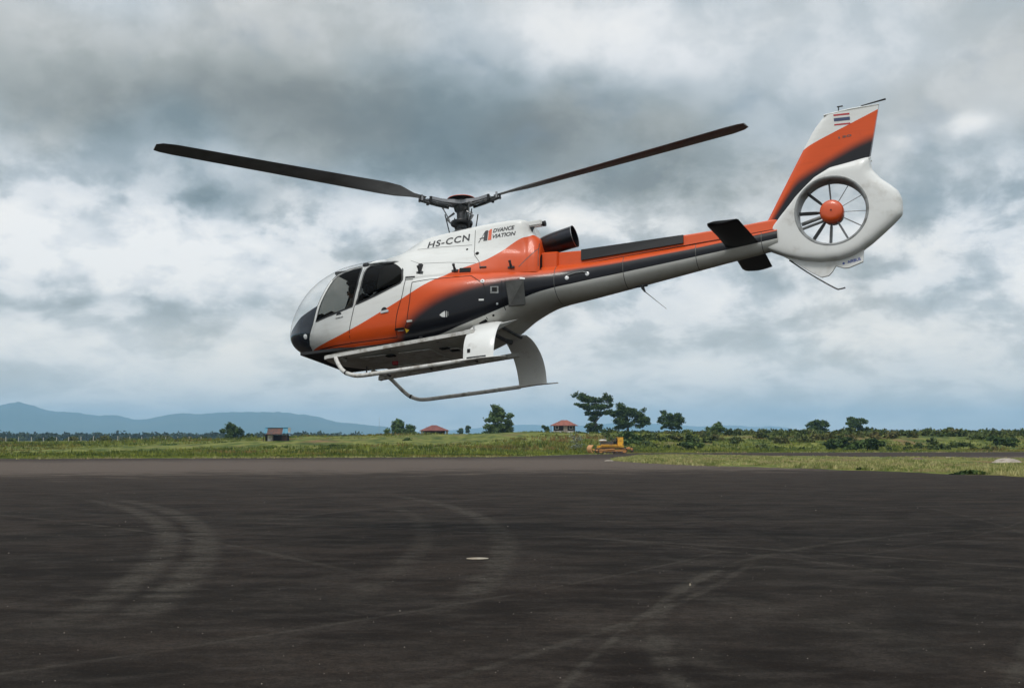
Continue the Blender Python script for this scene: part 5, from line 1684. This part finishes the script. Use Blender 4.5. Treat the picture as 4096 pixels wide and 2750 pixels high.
# --- landing gear
for sgn in (-1, 1):
    y = sgn * 1.2
    pth = spline([(1.30, sgn * .50, .47), (1.34, sgn * .80, .46), (1.40, sgn * .98, .42), (1.52, sgn * 1.10, .27), (1.66, sgn * 1.17, .12), (1.82, y, .035), (2.0, y, .0), (2.4, y, .005), (3.1, y, .02), (3.9, y, .045)], 6)
    sk = MB().tube(pth, .036, 12).build('skid_tube', M_WDIRTY, heli, True)
    MB().tube([pth[24 + 2], pth[24 + 3]], .040, 12).build('joint_band', M_BLACK, sk)
    MB().tube([(3.85, y, .04), (4.2, y, .055), (4.62, y, .045)], [.036, .030, .014], 12, flat=(1.3, .55)).build('skid_heel', M_WDIRTY, sk)
    for x in (2.9, 3.15, 3.3): MB().box((x, y, .045), (.03, .03, .02)).build('shoe_bolt', M_DSTEEL, sk)
    # rear leg: a broad faired blade curving outwards and down
    cl = spline([(sgn * .52, .79), (sgn * .68, .745), (sgn * .84, .66), (sgn * .98, .55), (sgn * 1.09, .41), (sgn * 1.16, .25), (sgn * 1.20, .055)], 5)
    V = []; nc = 14
    for i, (yy, zz) in enumerate(cl):
        t_ = i / (len(cl) - 1)
        xa = 3.86 + .02 * t_ - .01 * math.sin(PI * t_); xb = 4.32 + .09 * t_ + .03 * math.sin(PI * t_)
        tg = np.array(cl[min(i + 1, len(cl) - 1)]) - np.array(cl[max(i - 1, 0)]); tg = tg / np.hypot(*tg); nm = np.array([-tg[1], tg[0]])
        for j in range(nc):
            th = 2 * PI * j / nc
            u = .5 + .5 * math.cos(th); w_ = .026 * math.sin(th) * (1.15 - .5 * (1 - u))
            V.append((xa + (xb - xa) * u, yy + nm[0] * w_, zz + nm[1] * w_))
    Fc = []
    for i in range(len(cl) - 1):
        for j in range(nc): Fc.append((i * nc + j, i * nc + (j + 1) % nc, (i + 1) * nc + (j + 1) % nc, (i + 1) * nc + j))
    Fc += [tuple(range(nc)), tuple((len(cl) - 1) * nc + j for j in range(nc))]
    lg = MB().add(V, Fc).build('rear_leg', M_WHITE, heli, True)
    if sgn < 0:
        MB().box((3.98, -1.195, .20), (.05, .012, .06)).build('leg_mark', M_BLACK, lg)
        MB().box((4.12, -1.215, .075), (.34, .02, .035), bev=.006).build('leg_clamp', M_DSTEEL, lg)
    # pointed fairing behind the leg root
    V = [(3.75, sgn * .80, .66), (3.75, sgn * .93, .60), (3.75, sgn * .80, .50), (4.3, sgn * .72, .72), (4.3, sgn * .84, .66), (4.3, sgn * .70, .62), (4.60, sgn * .56, .80)]
    if sgn < 0: MB().add(V, [(0, 1, 4, 3), (1, 2, 5, 4), (2, 0, 3, 5), (3, 4, 6), (4, 5, 6), (5, 3, 6), (0, 2, 1)]).build('leg_fairing', M_WHITE, heli)
    MB().tube([(3.97, sgn * .96, .55), (3.99, sgn * .985, .66)], .018, 8).build('handling_stud', M_SILVER, heli)
    # long footstep
    mb = MB()
    V = []
    for x, z in ((1.20, .425), (1.24, .435), (4.0, .565)):
        V += [(x, sgn * .90, z - .035), (x, sgn * 1.02, z - .03), (x, sgn * 1.02, z + .03), (x, sgn * .90, z + .04)]
    Fc = []
    for i in range(2):
        for j in range(4): Fc.append((i * 4 + j, i * 4 + (j + 1) % 4, (i + 1) * 4 + (j + 1) % 4, (i + 1) * 4 + j))
    Fc += [(3, 2, 1, 0), (8, 9, 10, 11)]
    fs = mb.add(V, Fc).build('footstep', M_WDIRTY, heli)
    for x in (1.45, 2.3, 3.2):
        z = .425 + (x - 1.2) * .05
        MB().tube([(x, sgn * .93, z), (x, sgn * .70, z + .03)], .02, 8).build('step_bracket', M_DSTEEL, fs)
    skin_disc('tie_cap', 1.47, .555, .03, M_SILVER, heli, sgn)
MB().tube([(4.02, -.5, .70), (4.02, .5, .70)], [.05, .05], 10).tube([(4.22, -.45, .76), (4.22, .5, .76)], .03, 8).build('cross_beam', M_DSTEEL, heli, True)
# underside: hatches, beacon, cargo fittings, pitot
for (x, y, w_, d_) in ((1.9, -.35, .5, .5), (2.7, -.3, .6, .6), (3.3, -.3, .3, .3), (1.9, .35, .5, .5), (2.7, .35, .5, .5)):
    MB().box((x, y, .462), (w_, d_, .012), bev=.004).build('belly_panel', M_WDIRTY, heli)
for (x, y) in ((3.25, -.55), (3.35, -.35), (2.2, -.5), (2.9, .5)):
    MB().box((x, y, .455), (.16, .11, .02)).build('belly_vent', M_MATT, heli)
MB().lathe([(.002, .40), (.05, .40), (.06, .455), (.06, .47)], (2.05, -.05, 0), 'z', 14).build('belly_beacon', M_RED, heli, True)
MB().tube([(1.95, .3, .43), (2.5, .3, .43)], .045, 10).build('belly_antenna', M_WDIRTY, heli, True)
MB().tube([(1.40, .1, .47), (1.40, .1, .36), (1.33, .1, .335)], .014, 8).tube([(1.33, .1, .335), (1.12, .1, .33)], .009, 6).build('pitot_tube', M_DSTEEL, heli)
# roof step rail over the doors
for sgn in (-1, 1):
    P = []
    for x in (1.84, 2.1, 2.4, 2.64):
        h_ = BODY_BVH.ray_cast(Vector((x, sgn * .70, 4)), Vector((0, 0, -1)))
        P.append(h_[0] + Vector((0, 0, .022)))
    MB().tube(P, .016, 8).build('roof_rail', M_DUCT, heli)
    MB().box(tuple(P[0] + Vector((-.01, 0, 0))), (.12, .07, .06), bev=.015).build('door_hinge', M_DSTEEL, heli)
    MB().box(tuple(P[-1]), (.05, .05, .03)).build('rail_foot', M_DSTEEL, heli)
# landing light in the nose
p, nn = on_skin(.715, .89, -1)
ll = MB().lathe([(.002, -.01), (.045, -.01), (.045, .008), (.03, .014), (.002, .016)], (0, 0, 0), 'z', 20)
q = nn.to_track_quat('Z', 'Y'); ll.V = [tuple(p + q @ Vector(v)) for v in ll.V]
ll.build('landing_light', M_LAMP, heli, True)

# --- cabin interior
MB().box((1.9, 0, .60), (2.6, 1.66, .05)).build('cabin_floor', M_TRIM, heli)
MB().box((2.05, 0, 2.03), (1.75, 1.30, .05)).build('headliner', M_TRIM, heli)
MB().box((1.35, 0, 2.0), (.5, .3, .10), bev=.03).build('overhead_console', M_MATT, heli)
MB().box((2.95, 0, 1.25), (.06, 1.72, 1.3)).build('cabin_bulkhead', M_TRIM, heli)
MB().tube([(1.02, .35, 1.40), (1.30, .32, 1.75), (1.75, .30, 2.0)], .028, 6).tube([(1.0, .70, 1.36), (1.62, .66, 1.52)], .025, 6).build('cabin_frame', M_MATT, heli)
mb = MB(); mb.box((.86, .10, 1.20), (.30, .80, .52), rot=(0, math.radians(-18), 0), bev=.05); mb.box((.66, .02, 1.34), (.34, 1.0, .05), rot=(0, math.radians(-10), 0), bev=.02)
mb.build('instrument_panel', M_MATT, heli)
MB().box((.60, .0, .86), (.5, 1.0, .40), bev=.1).build('nose_bay', M_MATT, heli)
for (x, ys) in ((1.52, (-.58, 0.0, .58)), (2.45, (-.62, -.21, .21, .62))):
    for y in ys:
        st_ = MB().box((x - .05, y, .92), (.46, .42, .12), bev=.04).build('seat', M_SEAT, heli)
        MB().box((x + .20, y, 1.26), (.12, .42, .62), rot=(0, math.radians(12), 0), bev=.04).build('backrest', M_SEAT, st_)
        MB().box((x + .29, y, 1.66), (.09, .26, .17), rot=(0, math.radians(10), 0), bev=.03).build('headrest', M_SEAT, st_)
        MB().box((x, y, .74), (.36, .34, .26)).build('pedestal', M_TRIM, st_)
# door frame bars inside
MB().tube([(.98, -.1, 1.25), (1.22, -.05, 2.0)], .02, 6).build('compass_post', M_MATT, heli)

# --- lettering
def text_mesh(body, size, shear=0.0, bold=0.0, spacing=1.0):
    cu = bpy.data.curves.new('t', 'FONT'); cu.body = body; cu.size = size; cu.shear = shear; cu.offset = bold; cu.space_character = spacing
    cu.resolution_u = 4
    ob = bpy.data.objects.new('t', cu); col.objects.link(ob)
    dg = bpy.context.evaluated_depsgraph_get()
    me = bpy.data.meshes.new_from_object(ob.evaluated_get(dg))
    bpy.data.objects.remove(ob); bpy.data.curves.remove(cu)
    bm = bmesh.new(); bm.from_mesh(me); bmesh.ops.triangulate(bm, faces=bm.faces)
    for _ in range(1):
        pass
    V = np.array([v.co[:2] for v in bm.verts]); T = [[v.index for v in f.verts] for f in bm.faces]
    bm.free()
    return V, T
def lettering(name, body, x0, z0, x1, z1, h, m_, bvh, parent, shear=0.0, bold=0.0, spacing=1.0, lift=.004):
    """text whose baseline runs from (x0,z0) to (x1,z1) with capitals h tall"""
    V, T = text_mesh(body, 1.0, shear, bold, spacing)
    V[:, 0] -= V[:, 0].min()
    capH = V[:, 1].max() - max(0, V[:, 1].min())
    L_ = math.hypot(x1 - x0, z1 - z0); ux, uz = (x1 - x0) / L_, (z1 - z0) / L_
    sx = L_ / V[:, 0].max(); sz = h / capH
    P = []
    for a, b in V:
        x = x0 + a * sx * ux - b * sz * uz; z = z0 + a * sx * uz + b * sz * ux
        h_ = on_skin(x, z, -1, bvh, lift)
        P.append(tuple(h_[0]) if h_ else (x, -.5, z))
    return mesh(name, P, T, m_, parent)
M_INK = mat('black_lettering', (.015, .015, .018), .45)
lettering('registration', 'HS-CCN', 2.935, 2.275, 3.715, 2.305, .135, M_INK, COWL_BVH, cowl, 0, .022, 1.15)
lettering('logo_text', 'DVANCE', 4.135, 2.395, 4.52, 2.410, .072, M_INK, COWL_BVH, cowl, .25, .03, 1.0)
lettering('logo_text', 'VIATION', 4.135, 2.285, 4.545, 2.298, .072, M_INK, COWL_BVH, cowl, .25, .03, 1.0)
skin_poly('logo_letter', [(3.885, 2.235), (3.90, 2.235), (3.985, 2.44), (4.02, 2.46), (4.025, 2.45), (3.995, 2.43)], M_INK, cowl, -1, COWL_BVH, .004)
skin_poly('logo_letter', [(3.90, 2.30), (4.03, 2.31), (4.03, 2.33), (3.91, 2.32)], M_INK, cowl, -1, COWL_BVH, .0045)
skin_poly('logo_letter', [(3.975, 2.255), (4.045, 2.255), (4.045, 2.455), (3.998, 2.455), (3.980, 2.40)], M_INK, cowl, -1, COWL_BVH, .004)
skin_poly('logo_letter', [(4.055, 2.260), (4.118, 2.260), (4.112, 2.47), (4.085, 2.47), (4.045, 2.42), (4.058, 2.42)], M_ORNG, cowl, -1, COWL_BVH, .004)
lettering('fin_number', '130', 9.90, 3.185, 10.10, 3.195, .034, M_GREY, FIN_BVH, fin, 0, .02, 1.0)
VFB = BVHTree.FromPolygons([(8.8, -.022, .9), (10.3, -.022, .9), (10.3, -.022, 1.6), (8.8, -.022, 1.6)], [(0, 1, 2, 3)])
lettering('maker_lettering', 'AIRBUS', 9.86, 1.155, 10.06, 1.185, .045, M_AIRB, VFB, vf, .0, .03, 1.0, .004)
mesh('maker_mark', [(9.80 + .018 * math.cos(a), -.0265, 1.165 + .018 * math.sin(a)) for a in np.linspace(0, 2 * PI, 12, endpoint=False)], [tuple(range(12))], M_AIRB, vf)

# --- pilot in the port front seat
M_SKIN = mat('skin', (.35, .19, .12), .6)
M_SHIRT = mat('pale_shirt', (.42, .41, .38), .85)
M_TROUS = mat('dark_trousers', (.02, .02, .03), .9)
M_HAIR = mat('headset_black', (.012, .012, .012), .6)
def skinned(name, verts, edges, radii, m_, parent, root=0):
    me = bpy.data.meshes.new(name); me.from_pydata(verts, edges, [])
    o = link(name, me, m_, parent)
    md = o.modifiers.new('skin', 'SKIN')
    for v, r_ in zip(me.skin_vertices[0].data, radii): v.radius = (r_, r_)
    me.skin_vertices[0].data[root].use_root = True
    sb = o.modifiers.new('sub', 'SUBSURF'); sb.levels = 2; sb.render_levels = 2
    return o
pil = empty('person', HT + HR @ Vector((1.52, -.56, .98)), (-0.1376, -0.0833, -0.3847))
tag(pil, 'pilot in a pale shirt and dark headset seated at the port cabin window', 'person')
PV = [(.02, 0, .10), (.05, 0, .28), (.07, 0, .44), (.05, 0, .54), (.01, 0, .60), (-.02, 0, .68), (-.03, 0, .76),
      (.06, -.17, .47), (-.03, -.22, .27), (-.26, -.16, .18), (-.34, -.13, .18), (.06, .17, .47), (-.03, .22, .27), (-.26, .14, .16), (-.34, .12, .16),
      (-.02, -.10, .06), (-.42, -.13, .08), (-.52, -.13, -.28), (-.02, .10, .06), (-.42, .13, .08), (-.52, .13, -.28), (-.60, -.13, -.31), (-.60, .13, -.31)]
PE = [(0, 1), (1, 2), (2, 3), (3, 4), (4, 5), (5, 6), (2, 7), (7, 8), (8, 9), (9, 10), (2, 11), (11, 12), (12, 13), (13, 14), (0, 15), (15, 16), (16, 17), (17, 21), (0, 18), (18, 19), (19, 20), (20, 22)]
PR = [.13, .13, .14, .06, .05, .095, .08, .06, .045, .035, .035, .06, .045, .035, .035, .085, .06, .045, .085, .06, .045, .035, .035]
o = skinned('body', PV, PE, PR, [M_SHIRT], pil)
MB().lathe([(.002, .56), (.06, .57), (.088, .63), (.095, .69), (.085, .76), (.05, .80), (.002, .81)], (-.02, 0, 0), 'z', 16).build('head', M_SKIN, pil, True)
MB().lathe([(.09, .70), (.104, .72), (.10, .77), (.06, .815), (.002, .825)], (-.01, 0, 0), 'z', 16).build('hair', M_HAIR, pil, True)
MB().tube([(-.12, -.03, .685), (-.125, 0, .69), (-.12, .03, .685)], [.022, .012, .022], 8).build('sunglasses', M_HAIR, pil)
MB().tube([(-.125, 0, .68), (-.135, 0, .65), (-.115, 0, .64)], [.010, .016, .006], 6).build('nose', M_SKIN, pil)
hs = MB()
for sy in (-1, 1): hs.lathe([(.002, -.02), (.045, -.02), (.045, .02), (.002, .02)], (-.005, sy * .10, .68), 'y', 12)
hs.tube([(0, -.10, .70), (0, -.085, .80), (0, 0, .84), (0, .085, .80), (0, .10, .70)], .012, 6)
hs.build('headset', M_HAIR, pil)
for sy in (-1, 1):
    MB().tube([(-.34, sy * .13, .17), (-.40, sy * .13, .16)], [.035, .03], 8).build('hand', M_SKIN, pil, True)
    for f_ in range(4):
        MB().tube([(-.39, sy * (.105 + .017 * f_), .17), (-.43, sy * (.105 + .017 * f_), .165), (-.44, sy * (.105 + .017 * f_), .14)], .008, 6).build('finger', M_SKIN, pil)
    MB().tube([(-.36, sy * .10, .17), (-.395, sy * .085, .155), (-.42, sy * .095, .145)], .009, 6).build('thumb', M_SKIN, pil)
MB().tube([(-.45, .0 - .13, -.28), (-.43, -.13, .14)], .014, 8).build('cyclic_stick', M_HAIR, pil)

# ==================================================================
#                       HAZE
# ==================================================================
HD = 1.0
def haze_box():
    m = bpy.data.materials.new('air_haze'); m.use_nodes = True
    t = NT(m.node_tree); t.n.clear()
    pv = t.new('ShaderNodeVolumePrincipled')
    pv.inputs['Color'].default_value = (.42, .70, 1.0, 1)
    pv.inputs['Density'].default_value = .00014
    pv.inputs['Anisotropy'].default_value = .0
    out = t.new('ShaderNodeOutputMaterial'); t.l.new(pv.outputs[0], out.inputs['Volume'])
    x0, x1, y0, y1, z0, z1_ = -15000, 15000, -1200, 14500, -8.5, 325
    V = [(x0, y0, z0), (x1, y0, z0), (x1, y1, z0), (x0, y1, z0), (x0, y0, z1_), (x1, y0, z1_), (x1, y1, z1_), (x0, y1, z1_)]
    Fc = [(0, 3, 2, 1), (4, 5, 6, 7), (0, 1, 5, 4), (1, 2, 6, 5), (2, 3, 7, 6), (3, 0, 4, 7)]
    o = mesh('haze', V, Fc, m)
    tag(o, 'thin blue haze in the air', kind='stuff')
haze_box()
